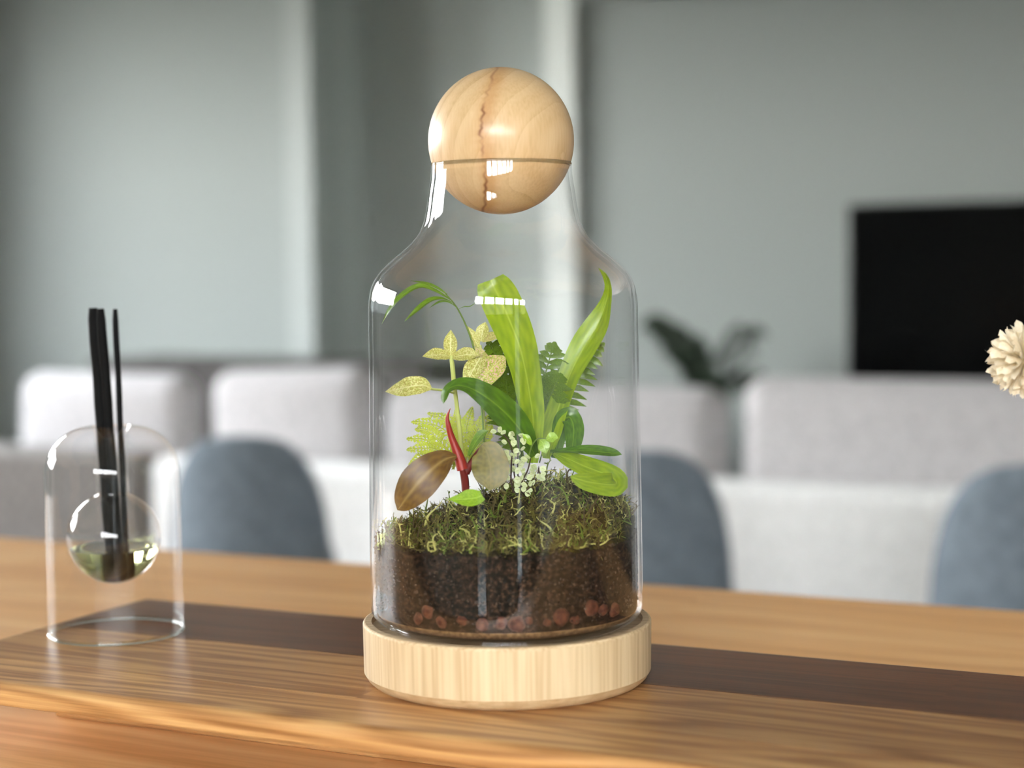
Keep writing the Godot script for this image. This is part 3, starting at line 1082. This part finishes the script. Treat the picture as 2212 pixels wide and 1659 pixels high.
func frond(o: Node3D, pts: Array, leaflet: float, width: float, m: Material, pairs: int, face: Vector3, droop := 0.2, lobed := false) -> void:
	# a stalk with leaflets left and right, each leaflet its own strip
	var p := spline(mm(pts, plant_at), pairs * 2)
	var st := start()
	tube(st, p, [0.0005], 5)
	for i in range(2, p.size()):
		var t: Vector3 = (p[mini(i + 1, p.size() - 1)] - p[i - 1]).normalized()
		var s := t.cross(face).normalized()
		var f := s.cross(t)
		var k := sin(PI * (0.18 + 0.78 * float(i) / (p.size() - 1)))
		for d in [-1.0, 1.0]:
			var dir: Vector3 = (s * d + t * rng.randf_range(0.35, 0.7) + f * rng.randf_range(-0.3, 0.3)).normalized()
			var l: float = leaflet * 0.001 * k * rng.randf_range(0.8, 1.15)
			var a: Vector3 = p[i]
			var w := width * 0.001
			ribbon(st, [a, a + dir * l * 0.5 + f * l * 0.08, a + dir * l + Vector3.DOWN * l * droop], [w * 0.3, w, 0.0], f, f, 0.1, 5, 0.0, 2)
			if lobed:
				for e in [-1.0, 1.0]:
					var q: Vector3 = a + dir * l * 0.45
					var dd: Vector3 = (dir + dir.cross(f) * e * 1.1).normalized()
					ribbon(st, [q, q + dd * l * 0.25, q + dd * l * 0.5], [w * 0.3, w * 0.8, 0.0], f, f, 0.1, 3, 0.0, 2)
	put("frond", done(st), m, o)


func plants() -> void:
	var up := Vector3(0, 0.8, 0.6)
	# strap fern: broad bright blades that rise from one crown
	var o := plant("strap_fern", Vector3(20.7, 140.5, -4.0), "tall bright green fern with broad strap leaves, in the middle of the terrarium", "fern")
	leaf(o, [Vector3(18.3, 140.5, -4.0), Vector3(18.8, 155.6, -4.0), Vector3(18.4, 170.9, -2.0), Vector3(16.4, 186.1, -0.0), Vector3(13.9, 201.3, 3.0), Vector3(10.4, 216.4, 6.0), Vector3(5.0, 231.4, 9.0), Vector3(-1.3, 246.3, 12.0), Vector3(-5.7, 255.2, 13.0), Vector3(-7.7, 260.0, 12.0)], [6.0, 11.4, 15.0, 17.4, 19.2, 22.2, 24.6, 25.2, 22.8, 17.4], M.strap, Vector3(0.15, 0, 1), Vector3(-0.1, 0.2, 1), 0.10, 28, 0.03)
	leaf(o, [Vector3(27.0, 142.3, -14.0), Vector3(29.7, 157.2, -18.0), Vector3(35.5, 175.0, -24.0), Vector3(43.3, 196.1, -30.0), Vector3(52.9, 214.3, -34.0), Vector3(62.4, 229.5, -36.0), Vector3(68.0, 243.3, -36.0), Vector3(69.9, 253.4, -34.0), Vector3(67.6, 261.5, -30.0), Vector3(62.8, 267.0, -26.0)], [4.8, 14.4, 13.8, 15.0, 18.0, 16.2, 8.4, 4.8, 3.6, 0.0], M.strap, Vector3(-0.2, 0, 1), Vector3(-0.4, 0, 1), 0.16, 30, 0.05)
	leaf(o, [Vector3(19.5, 145.4, 0.0), Vector3(11.9, 160.2, 6.0), Vector3(3.1, 172.4, 14.0), Vector3(-6.8, 182.6, 22.0), Vector3(-16.0, 189.6, 28.0), Vector3(-23.4, 193.4, 32.0), Vector3(-30.3, 194.3, 36.0), Vector3(-35.4, 191.6, 38.0), Vector3(-37.5, 186.4, 38.0), Vector3(-37.9, 182.9, 38.0)], [5.4, 15.6, 18.6, 17.4, 15.0, 12.0, 8.4, 6.0, 4.2, 0.0], M.strap_dark, Vector3(-0.3, 0.35, 1), Vector3(-0.1, 0.7, 0.7), 0.14, 30, 0.04)
	leaf(o, [Vector3(33.1, 142.1, -16.0), Vector3(35.5, 157.0, -20.0), Vector3(38.7, 166.6, -22.0), Vector3(43.3, 168.5, -20.0), Vector3(45.5, 161.8, -16.0), Vector3(44.7, 151.9, -14.0), Vector3(42.7, 141.8, -12.0)], [6.0, 10.8, 13.2, 13.8, 14.4, 12.0, 4.8], M.strap_dark, Vector3(0.3, 0.3, 1), Vector3(0.5, -0.1, 1), 0.08, 22, 0.02)
	leaf(o, [Vector3(29.1, 148.7, 4.0), Vector3(38.5, 149.6, 8.0), Vector3(49.6, 150.4, 14.0), Vector3(61.9, 149.8, 18.0), Vector3(70.0, 148.7, 20.0), Vector3(74.6, 147.8, 21.0)], [2.4, 4.2, 7.2, 7.8, 5.4, 0.0], M.strap_dark, Vector3(0, 0.7, 0.7), Vector3(0, 0.6, 0.8), 0.2, 18, 0.02)
	leaf(o, [Vector3(31.5, 147.8, 4.0), Vector3(40.2, 144.7, 10.0), Vector3(50.5, 140.7, 18.0), Vector3(60.9, 137.0, 23.0), Vector3(68.4, 133.6, 25.0), Vector3(70.5, 130.4, 28.0), Vector3(65.8, 130.3, 34.0), Vector3(57.1, 132.0, 40.0), Vector3(48.2, 134.3, 44.0), Vector3(43.0, 136.1, 44.0), Vector3(40.7, 137.3, 44.0)], [3.6, 10.8, 13.8, 15.0, 15.0, 15.0, 15.0, 13.2, 10.2, 4.8, 0.0], M.strap, Vector3(-0.1, 0.7, 0.7), Vector3(0.1, -0.3, 1), 0.06, 32, 0.03)

	# speckled plants with pale pointed leaves
	o = plant("speckled_plant", Vector3(-27.2, 142.1, 6.0), "pale speckled plant on a bare upright stem, left of the tall fern")
	stem(o, [Vector3(-27.2, 142.1, 6.0), Vector3(-28.9, 163.3, 8.0), Vector3(-30.7, 181.4, 10.0), Vector3(-32.0, 193.4, 11.0), Vector3(-32.9, 205.3, 12.0), Vector3(-33.7, 211.8, 12.0)], [2.7, 2.7, 2.7, 2.7, 3.0, 2.1], M.pale_stem)
	leaf(o, [Vector3(-33.8, 210.7, 12.0), Vector3(-33.9, 215.8, 14.0), Vector3(-33.9, 221.7, 13.0), Vector3(-33.6, 228.4, 10.0)], [1.5, 7.8, 8.1, 0.0], M.speckled, Vector3(0.1, 0, 1), Vector3(0, 0.3, 1), 0.2, 12, 0.08)
	leaf(o, [Vector3(-33.8, 210.7, 12.0), Vector3(-38.8, 212.8, 18.0), Vector3(-44.5, 213.0, 22.0), Vector3(-51.5, 212.0, 24.0)], [1.8, 8.4, 8.4, 0.0], M.speckled, Vector3(0, 0.5, 1), Vector3(0, 0.7, 0.8), 0.15, 12, 0.05)
	leaf(o, [Vector3(-33.2, 210.7, 12.0), Vector3(-27.7, 212.2, 16.0), Vector3(-21.7, 212.9, 18.0), Vector3(-15.3, 211.9, 18.0)], [1.8, 8.4, 9.0, 0.0], M.speckled, Vector3(0, 0.5, 1), Vector3(0, 0.6, 0.9), 0.15, 12, 0.05)
	stem(o, [Vector3(-31.2, 187.4, 10.0), Vector3(-37.9, 189.9, 20.0), Vector3(-46.4, 191.6, 26.0)], [1.2, 1.5, 1.5], M.pale_stem, "leaf_stalk")
	leaf(o, [Vector3(-45.8, 191.5, 26.0), Vector3(-50.6, 194.1, 29.0), Vector3(-58.4, 193.8, 31.0), Vector3(-66.2, 191.9, 27.0), Vector3(-75.7, 189.6, 18.0)], [1.5, 10.2, 12.6, 9.6, 0.0], M.speckled, Vector3(0, 0.5, 1), Vector3(0, 0.3, 1), 0.08, 14, 0.05)

	o = plant("speckled_plant", Vector3(-13.9, 141.3, -0.0), "pale speckled plant with broad pink-spotted leaves, leaning on the tall fern")
	stem(o, [Vector3(-12.4, 141.3, -0.0), Vector3(-13.2, 162.6, 2.0), Vector3(-14.1, 183.7, 4.0), Vector3(-13.9, 201.7, 4.0), Vector3(-14.9, 218.1, 4.0)], [2.1, 2.1, 2.1, 2.1, 1.5], M.pale_stem)
	leaf(o, [Vector3(-16.0, 216.1, 6.0), Vector3(-17.7, 220.4, 9.0), Vector3(-20.0, 225.2, 10.0), Vector3(-23.2, 230.6, 10.0)], [1.5, 6.0, 5.4, 0.0], M.speckled, Vector3(0.5, 0.2, 1), Vector3(0.4, 0.2, 1), 0.2, 12)
	leaf(o, [Vector3(-14.2, 220.3, 6.0), Vector3(-14.1, 224.2, 8.0), Vector3(-12.9, 228.6, 8.0), Vector3(-11.4, 233.0, 6.0)], [1.5, 7.2, 7.8, 0.0], M.speckled, Vector3(-0.2, 0, 1), Vector3(-0.2, 0.2, 1), 0.15, 12)
	leaf(o, [Vector3(-13.6, 220.2, 4.0), Vector3(-10.0, 222.6, 6.0), Vector3(-6.4, 223.7, 6.0), Vector3(-1.1, 222.5, 6.0)], [1.5, 6.0, 6.6, 0.0], M.pink_leaf, Vector3(0, 0.6, 0.8), Vector3(0, 0.6, 0.8), 0.1, 12)
	leaf(o, [Vector3(-13.0, 213.9, 10.0), Vector3(-16.0, 208.9, 16.0), Vector3(-20.7, 201.2, 20.0), Vector3(-25.5, 190.4, 22.0)], [2.4, 10.2, 11.4, 0.0], M.speckled, Vector3(-0.2, 0.4, 1), Vector3(-0.2, 0.3, 1), 0.12, 14, 0.05)
	leaf(o, [Vector3(0.6, 210.6, 8.0), Vector3(-4.2, 206.7, 12.0), Vector3(-10.8, 200.5, 16.0), Vector3(-16.1, 194.2, 18.0), Vector3(-22.1, 187.8, 18.0)], [1.8, 13.8, 15.6, 10.8, 0.0], M.pink_leaf, Vector3(0, 0.3, 1), Vector3(0, 0.3, 1), 0.06, 16, 0.06)
	leaf(o, [Vector3(-26.1, 209.6, 10.0), Vector3(-20.7, 212.6, 12.0), Vector3(-15.4, 213.4, 12.0), Vector3(-9.5, 210.9, 10.0)], [1.8, 7.8, 8.4, 0.0], M.pink_leaf, Vector3(0, 0.7, 0.7), Vector3(0, 0.7, 0.7), 0.1, 12)

	# lacy fern
	o = plant("lacy_fern", Vector3(-28.0, 136.2, -20.0), "fine lacy yellow-green fern behind the red shoot at the left", "fern")
	for f in [
		[Vector3(-28.0, 139.3, -20.0), Vector3(-36.9, 157.7, -22.0), Vector3(-49.0, 165.7, -20.0), Vector3(-60.9, 167.1, -16.0)],
		[Vector3(-28.5, 138.0, -18.0), Vector3(-39.8, 150.8, -14.0), Vector3(-51.7, 155.9, -10.0), Vector3(-63.5, 157.0, -6.0)],
		[Vector3(-28.1, 138.9, -24.0), Vector3(-32.6, 160.0, -30.0), Vector3(-40.2, 167.6, -32.0), Vector3(-51.0, 171.5, -32.0)],
		[Vector3(-26.5, 138.9, -24.0), Vector3(-26.4, 157.0, -28.0), Vector3(-24.8, 166.0, -30.0), Vector3(-21.6, 175.1, -32.0)],
		[Vector3(-25.0, 138.8, -24.0), Vector3(-20.2, 154.0, -26.0), Vector3(-14.0, 163.0, -28.0), Vector3(-7.5, 172.0, -30.0)],
		[Vector3(-28.3, 137.4, -10.0), Vector3(-42.5, 144.3, -4.0), Vector3(-52.7, 146.5, 2.0), Vector3(-61.8, 141.6, 6.0)],
		[Vector3(-26.3, 139.9, -14.0), Vector3(-30.6, 152.4, -12.0), Vector3(-34.1, 161.6, -12.0), Vector3(-38.8, 170.8, -12.0)],
		[Vector3(-24.7, 139.9, -14.0), Vector3(-18.5, 149.2, -12.0), Vector3(-12.3, 156.8, -12.0), Vector3(-8.6, 164.3, -12.0)],
		[Vector3(-29.0, 138.7, -12.0), Vector3(-42.4, 154.7, -6.0), Vector3(-49.8, 162.5, -4.0), Vector3(-57.7, 163.6, -0.0)],
		[Vector3(-28.2, 138.4, -6.0), Vector3(-40.7, 149.4, 2.0), Vector3(-51.4, 152.2, 8.0), Vector3(-62.5, 151.6, 12.0)],
		[Vector3(-27.3, 139.3, -20.0), Vector3(-29.3, 156.0, -22.0), Vector3(-31.4, 165.1, -24.0), Vector3(-32.2, 174.2, -26.0)],
		[Vector3(-26.1, 139.5, -18.0), Vector3(-22.2, 153.3, -18.0), Vector3(-17.8, 162.4, -18.0), Vector3(-14.7, 170.6, -18.0)],
		[Vector3(-24.0, 138.8, -10.0), Vector3(-16.6, 145.2, -6.0), Vector3(-11.7, 149.3, -4.0), Vector3(-5.6, 152.5, -2.0)],
	]:
		frond(o, f, 6.0, 1.3, M.lacy, 9, Vector3(0, 0.3, 1), 0.1, true)

	# the plant with two brown-olive leaves and a red shoot
	o = plant("brown_leaf_plant", Vector3(-26.2, 128.3, 16.0), "plant with two broad brown-olive leaves and a pointed red shoot")
	stem(o, [Vector3(-25.4, 124.7, 16.0), Vector3(-25.8, 133.0, 18.0), Vector3(-27.4, 141.3, 20.0)], [4.8, 5.1, 4.2], M.dark_red, "red_stem")
	leaf(o, [Vector3(-30.7, 148.5, 24.0), Vector3(-37.6, 147.2, 30.0), Vector3(-45.5, 142.1, 36.0), Vector3(-54.3, 133.7, 38.0), Vector3(-61.4, 124.9, 37.0), Vector3(-65.7, 118.8, 35.0), Vector3(-68.2, 115.8, 34.0)], [1.8, 13.2, 21.0, 24.0, 18.6, 10.2, 0.0], M.olive, Vector3(-0.2, 0.1, 1), Vector3(-0.1, 0.1, 1), 0.05, 24, 0.02)
	leaf(o, [Vector3(-14.7, 155.9, 26.0), Vector3(-11.8, 152.6, 28.0), Vector3(-9.8, 146.0, 30.0), Vector3(-9.0, 139.4, 32.0), Vector3(-9.1, 132.5, 33.0), Vector3(-9.7, 127.3, 33.0)], [3.0, 17.4, 22.8, 23.4, 16.8, 0.0], M.olive_pale, Vector3(0.1, 0.1, 1), Vector3(0.1, 0.1, 1), 0.05, 24, 0.02)
	stem(o, [Vector3(-26.8, 139.5, 20.0), Vector3(-29.4, 148.1, 20.0), Vector3(-31.9, 155.0, 20.0), Vector3(-34.2, 161.5, 20.0), Vector3(-35.8, 168.1, 21.0), Vector3(-36.3, 173.4, 21.0), Vector3(-34.2, 178.8, 22.0)], [7.8, 6.6, 5.1, 4.2, 3.3, 2.1, 0.3], M.red, "red_shoot")
	stem(o, [Vector3(-25.1, 137.5, 18.0), Vector3(-21.5, 143.6, 20.0), Vector3(-18.3, 150.5, 24.0), Vector3(-14.7, 155.3, 26.0)], [6.0, 4.2, 1.5, 0.9], M.dark_red, "red_stem")
	leaf(o, [Vector3(-23.5, 146.8, 8.0), Vector3(-19.8, 154.4, 10.0), Vector3(-14.9, 161.1, 12.0), Vector3(-10.1, 163.4, 12.0)], [1.8, 4.8, 6.0, 0.0], M.sprig, Vector3(0, 0.6, 0.8), Vector3(0, 0.5, 0.9), 0.15, 12)

	# creeping plant with little round white leaves
	o = plant("button_vine", Vector3(7.0, 127.7, 14.0), "creeping plant with many small round white-green leaves beside the brown leaf")
	var vines := [
		[Vector3(7.8, 124.7, 14.0), Vector3(5.6, 137.1, 18.0), Vector3(5.1, 147.5, 18.0), Vector3(2.3, 157.7, 16.0), Vector3(-3.6, 163.5, 14.0)],
		[Vector3(8.4, 127.6, 14.0), Vector3(8.0, 143.2, 20.0), Vector3(8.7, 153.6, 20.0), Vector3(8.2, 160.8, 18.0)],
		[Vector3(5.4, 124.5, 22.0), Vector3(3.8, 132.1, 26.0), Vector3(3.9, 141.0, 26.0), Vector3(4.5, 148.1, 24.0)],
		[Vector3(9.0, 124.2, 20.0), Vector3(10.8, 131.8, 24.0), Vector3(14.4, 139.1, 24.0), Vector3(16.3, 146.3, 22.0)],
		[Vector3(11.3, 124.4, 22.0), Vector3(16.6, 129.0, 26.0), Vector3(20.2, 134.9, 26.0), Vector3(21.5, 140.5, 24.0)],
	]
	for v in vines:
		var c := spline(v, 9)
		var st := start()
		tube(st, mm(c, plant_at), [0.0005], 5)
		put("vine", done(st), M.brown_stem, o)
		for i in range(1, 10):
			var d := 1.0 if i % 2 else -1.0
			for e in (2 if i % 3 == 0 else 1):
				var a: Vector3 = c[i] + Vector3(0, rng.randf_range(-1.5, 1.5), 0)
				var dir := Vector3(d * rng.randf_range(0.6, 1.2), rng.randf_range(-0.5, 0.9), rng.randf_range(0.1, 0.9)).normalized()
				a += dir * rng.randf_range(0.5, 3.5)
				var l := rng.randf_range(3.8, 5.0)
				var face := Vector3(rng.randf_range(-0.8, 0.8), rng.randf_range(-0.2, 1.2), 1)
				leaf(o, [a, a + dir * l * 0.3, a + dir * l * 0.7, a + dir * l], [0.8, l * 0.85, l * 0.85, 0.6], M.button, face, face, 0.1, 6)
				d = -d

	# dark fern behind the strap leaves
	o = plant("dark_fern", Vector3(18.0, 137.7, -30.0), "dark green fern with narrow leaflets behind the tall strap leaf", "fern")
	for f in [
		[Vector3(11.8, 138.0, -28.0), Vector3(5.5, 175.2, -26.0), Vector3(-1.5, 200.2, -20.0), Vector3(-9.1, 218.3, -12.0)],
		[Vector3(12.5, 138.0, -28.0), Vector3(8.0, 175.1, -28.0), Vector3(2.2, 203.0, -24.0), Vector3(-2.4, 224.8, -16.0)],
		[Vector3(18.0, 137.7, -30.0), Vector3(25.2, 168.5, -30.0), Vector3(31.4, 184.2, -26.0), Vector3(36.9, 196.1, -20.0)],
		[Vector3(10.3, 138.4, -24.0), Vector3(3.0, 172.7, -20.0), Vector3(-2.8, 191.5, -14.0), Vector3(-8.0, 204.0, -8.0)],
		[Vector3(11.2, 138.4, -24.0), Vector3(4.5, 169.8, -18.0), Vector3(2.0, 185.5, -12.0), Vector3(0.9, 196.4, -6.0)],
		[Vector3(15.0, 137.5, -32.0), Vector3(15.4, 174.5, -34.0), Vector3(12.6, 199.3, -34.0), Vector3(9.1, 219.5, -32.0)],
		[Vector3(18.0, 137.4, -32.0), Vector3(21.6, 174.3, -36.0), Vector3(28.1, 199.0, -36.0), Vector3(33.2, 216.0, -34.0)],
		[Vector3(22.7, 137.0, -36.0), Vector3(34.2, 173.5, -44.0), Vector3(47.0, 198.2, -46.0), Vector3(65.7, 215.2, -44.0)],
	]:
		frond(o, f, 19.0, 4.6, M.fern, 8, Vector3(0, 0.2, 1), 0.15)

	# young palm with long arching leaflets
	o = plant("palm_seedling", Vector3(-12.3, 141.9, 6.0), "slender palm seedling whose narrow leaves arch to the left under the shoulder of the glass")
	stem(o, [Vector3(-12.3, 141.9, 6.0), Vector3(-14.7, 178.1, 8.0), Vector3(-17.3, 205.0, 10.0), Vector3(-20.0, 220.0, 12.0), Vector3(-24.8, 233.4, 14.0), Vector3(-30.2, 243.8, 16.0), Vector3(-36.5, 251.5, 18.0)], [1.5, 1.2, 1.2, 1.2, 1.1, 0.9, 0.6], M.green_stem)
	leaf(o, [Vector3(-33.1, 247.4, 17.0), Vector3(-42.8, 253.4, 20.0), Vector3(-52.8, 256.5, 24.0), Vector3(-64.3, 250.2, 24.0), Vector3(-72.3, 241.4, 20.0), Vector3(-77.8, 231.9, 12.0)], [0.9, 3.0, 4.5, 4.5, 3.0, 0.0], M.sprig, Vector3(0, 0.8, 0.6), Vector3(-0.5, 0.4, 0.8), 0.2, 22)
	leaf(o, [Vector3(-31.3, 245.3, 17.0), Vector3(-38.3, 248.4, 24.0), Vector3(-45.4, 247.7, 30.0), Vector3(-53.3, 242.1, 36.0), Vector3(-61.9, 234.2, 38.0)], [0.9, 3.0, 4.2, 3.6, 0.0], M.sprig, Vector3(0, 0.8, 0.6), Vector3(-0.4, 0.4, 0.9), 0.2, 20)
	leaf(o, [Vector3(-27.9, 240.8, 15.0), Vector3(-33.6, 245.7, 20.0), Vector3(-39.8, 246.4, 24.0), Vector3(-46.7, 242.4, 28.0)], [0.6, 1.5, 1.8, 0.0], M.sprig, Vector3(0, 0.8, 0.6), Vector3(0, 0.6, 0.8), 0.2, 14)
	leaf(o, [Vector3(-28.5, 241.4, 15.0), Vector3(-24.9, 242.9, 18.0), Vector3(-20.7, 243.2, 20.0), Vector3(-16.0, 246.6, 20.0)], [0.6, 1.2, 1.2, 0.0], M.sprig, Vector3(0, 0.9, 0.5), Vector3(0, 0.9, 0.5), 0.2, 12)
	leaf(o, [Vector3(-35.3, 250.9, 18.0), Vector3(-41.5, 255.1, 16.0), Vector3(-49.0, 258.1, 12.0), Vector3(-59.8, 260.0, 8.0)], [0.6, 2.1, 2.4, 0.0], M.sprig, Vector3(0, 0.8, 0.6), Vector3(0, 0.8, 0.6), 0.2, 14)

	# little sprig with round leaves at the foot of the strap leaves
	o = plant("round_leaf_sprig", Vector3(17.5, 147.7, 22.0), "tiny sprig with round fresh green leaves at the foot of the tall fern")
	stem(o, [Vector3(14.5, 143.1, 20.0), Vector3(17.0, 153.7, 22.0), Vector3(21.1, 158.8, 24.0), Vector3(27.0, 158.8, 25.0)], [0.9, 0.9, 0.8, 0.4], M.green_stem)
	leaf(o, [Vector3(22.3, 158.2, 24.0), Vector3(24.0, 156.5, 25.0), Vector3(25.1, 153.1, 26.0), Vector3(26.2, 149.5, 26.0)], [0.9, 6.0, 7.2, 0.0], M.fresh, Vector3(0, 0.3, 1), Vector3(0, 0.3, 1), 0.05, 10)
	leaf(o, [Vector3(25.8, 158.3, 25.0), Vector3(28.7, 159.5, 26.0), Vector3(31.1, 160.1, 26.0), Vector3(34.0, 159.4, 26.0)], [0.9, 6.0, 6.0, 0.0], M.fresh, Vector3(0, 0.4, 1), Vector3(0, 0.4, 1), 0.05, 10)
	leaf(o, [Vector3(17.6, 154.5, 22.0), Vector3(15.2, 157.6, 23.0), Vector3(13.5, 160.0, 23.0), Vector3(11.2, 161.8, 23.0)], [0.9, 4.2, 4.2, 0.0], M.fresh, Vector3(0, 0.5, 1), Vector3(0, 0.4, 1), 0.05, 10)

	# seedling at the front
	o = plant("front_seedling", Vector3(-22.7, 118.8, 56.0), "single fresh green leaf lying on the moss at the front of the terrarium", "seedling")
	stem(o, [Vector3(-23.9, 117.4, 54.0), Vector3(-23.3, 119.9, 56.0), Vector3(-21.4, 124.7, 57.0), Vector3(-17.3, 131.6, 58.0)], [0.9, 0.9, 0.9, 0.3], M.pale_stem)
	leaf(o, [Vector3(-14.0, 127.6, 58.0), Vector3(-17.4, 126.7, 60.0), Vector3(-23.0, 126.1, 61.0), Vector3(-28.7, 125.8, 61.0), Vector3(-35.6, 125.8, 60.0)], [6.6, 10.2, 11.4, 6.6, 0.0], M.fresh, Vector3(0, 0.5, 1), Vector3(-0.3, 0.6, 0.8), 0.12, 16)
	o = plant("moss_sprout", Vector3(14.0, 119.1, 40.0), "thin bare twig with a few pale tips standing in the moss at the right", "twig")
	stem(o, [Vector3(48.9, 108.4, 50.0), Vector3(48.9, 115.6, 50.0), Vector3(50.7, 121.4, 50.0), Vector3(54.2, 126.3, 50.0)], [0.7, 0.6, 0.6, 0.3], M.brown_stem)
	stem(o, [Vector3(49.2, 117.1, 50.0), Vector3(46.1, 121.2, 50.0), Vector3(42.1, 124.1, 50.0)], [0.5, 0.4, 0.2], M.brown_stem, "twig")


# --- scent diffuser ----------------------------------------------------------------------------------
func diffuser() -> void:
	var at := Vector3(-0.823, BOARD_Y, -1.008)
	var d := base("scent_diffuser", at, TURN)
	tag(d, "clear glass dome diffuser with a hanging round bulb, standing left of the terrarium", "diffuser")
	var st := start()
	lathe(st, [Vector2(0.0495, 0.0012), Vector2(0.0493, 0.02), Vector2(0.0492, 0.06), Vector2(0.0492, 0.105)] + arc(Vector2(0.0142, 0.120), 0.035, 0, 90, 14).map(func(q): return Vector2(q.x, q.y)), 128)
	put("dome", done(st), M.clear_glass, d)
	st = start()
	lathe(st, arc(Vector2(0.0488, 0.0014), 0.0014, -90, 270, 12), 128)
	tag(put("foot_rim", done(st), M.thick_glass, d), "thick glass rim at the foot of the dome", "")
	st = start()
	lathe(st, [Vector2(0.0142, 0.155), Vector2(0.0135, 0.1535), Vector2(0.0125, 0.150), Vector2(0.0118, 0.140), Vector2(0.0116, 0.115), Vector2(0.0120, 0.106)], 64)
	put("neck", done(st), M.clear_glass, d)
	st = start()
	var bulb := arc(Vector2(0, 0.0715), 0.0343, 69.5, -90, 40)
	lathe(st, [Vector2(0.0120, 0.106)] + bulb, 96)
	put("bulb", done(st), M.clear_glass, d)
	# oil
	var o := base("diffuser_oil", at, TURN)
	tag(o, "pale yellow-green oil in the lower half of the glass bulb", "liquid")
	st = start()
	var lvl := rad_to_deg(asin((0.0640 - 0.0715) / 0.0334))
	var p := arc(Vector2(0, 0.0715), 0.0334, -90, lvl, 24)
	p[0].x = 0.0
	lathe(st, p, 96, Vector3.ZERO, 1)
	lathe(st, [p[p.size() - 1], Vector2(0, 0.0640)], 96, Vector3.ZERO, 2)
	put("oil_body", done(st), M.oil, o)
	# sticks
	var sticks := [
		[Vector3(-0.0015, 0.0395, 0.001), Vector3(-0.0108, 0.2425, 0.001), 0.0042, "thickest black reed stick, leftmost of the three in the diffuser"],
		[Vector3(0.0050, 0.0400, 0.004), Vector3(-0.0042, 0.2420, 0.006), 0.0035, "black reed stick in the middle, touching the leftmost one"],
		[Vector3(0.0085, 0.0410, -0.002), Vector3(0.0048, 0.2415, -0.002), 0.0022, "thin black reed stick standing apart, rightmost of the three in the diffuser"],
	]
	for s in sticks:
		st = start()
		var pts := []
		var rad := []
		for i in 25:
			var t := i / 24.0
			pts.append(s[0].lerp(s[1], t) - s[0] + Vector3(sin(t * 19.0), 0, cos(t * 15.0)) * 0.00018)
			rad.append(s[2] * (1.0 + 0.03 * sin(t * 31.0)) * (0.75 if i == 0 or i == 24 else 1.0))
		tube(st, pts, rad, 14)
		var k := put("reed_stick", done(st), M.stick)
		k.transform = Transform3D(Basis(Vector3.UP, TURN), at + s[0].rotated(Vector3.UP, TURN))
		tag(k, s[3], "reed stick", "black reeds in the diffuser")


# --- dried flower at the right edge --------------------------------------------------------------------
func dried_flower() -> void:
	var c := Vector3(-0.177, 1.003, -1.082)
	var foot := Vector3(0.03, BOARD_Y, -1.02)
	var f := base("dried_flower", c)
	tag(f, "cream pompom flower of curled wood shavings at the right edge of the picture", "flower")
	var st := start()
	tube(st, spline([Vector3.ZERO, Vector3(0.03, -0.02, 0.0), Vector3(0.14, -0.06, 0.04), foot + Vector3(0, 0.07, 0) - c, foot + Vector3(0, 0.01, 0) - c], 20), [0.0012], 7)
	put("stalk", done(st), M.petal, f)
	# petals: narrow curled strips on a sphere
	var n := 130
	for i in n:
		var y := 1.0 - 2.0 * (i + 0.5) / n
		var a := i * 2.39996
		var d := Vector3(sqrt(1 - y * y) * cos(a), y, sqrt(1 - y * y) * sin(a))
		var r := 0.0222 * rng.randf_range(0.93, 1.05)
		var s := d.cross(Vector3(rng.randf_range(-1, 1), rng.randf_range(-1, 1), rng.randf_range(-1, 1))).normalized()
		var g := d.cross(s)
		st = start()
		ribbon(st, [d * 0.003, d * r * 0.55 + s * 0.0008, d * r * 0.9 + s * 0.0002, d * r + s * 0.0016], [0.0014, 0.0040, 0.0056, 0.0054], g, g, 0.55, 5, 0.0, 4)
		put("petal", done(st), M.petal, f)
	var v := base("small_bottle", foot)
	tag(v, "small glass bottle that holds the stalk of the dried flower", "bottle")
	st = start()
	lathe(st, [Vector2(0, 0.0), Vector2(0.026, 0.0), Vector2(0.028, 0.003), Vector2(0.028, 0.045), Vector2(0.022, 0.056), Vector2(0.010, 0.062), Vector2(0.009, 0.078), Vector2(0.011, 0.080)], 48)
	put("glass_wall", done(st), M.glass, v)
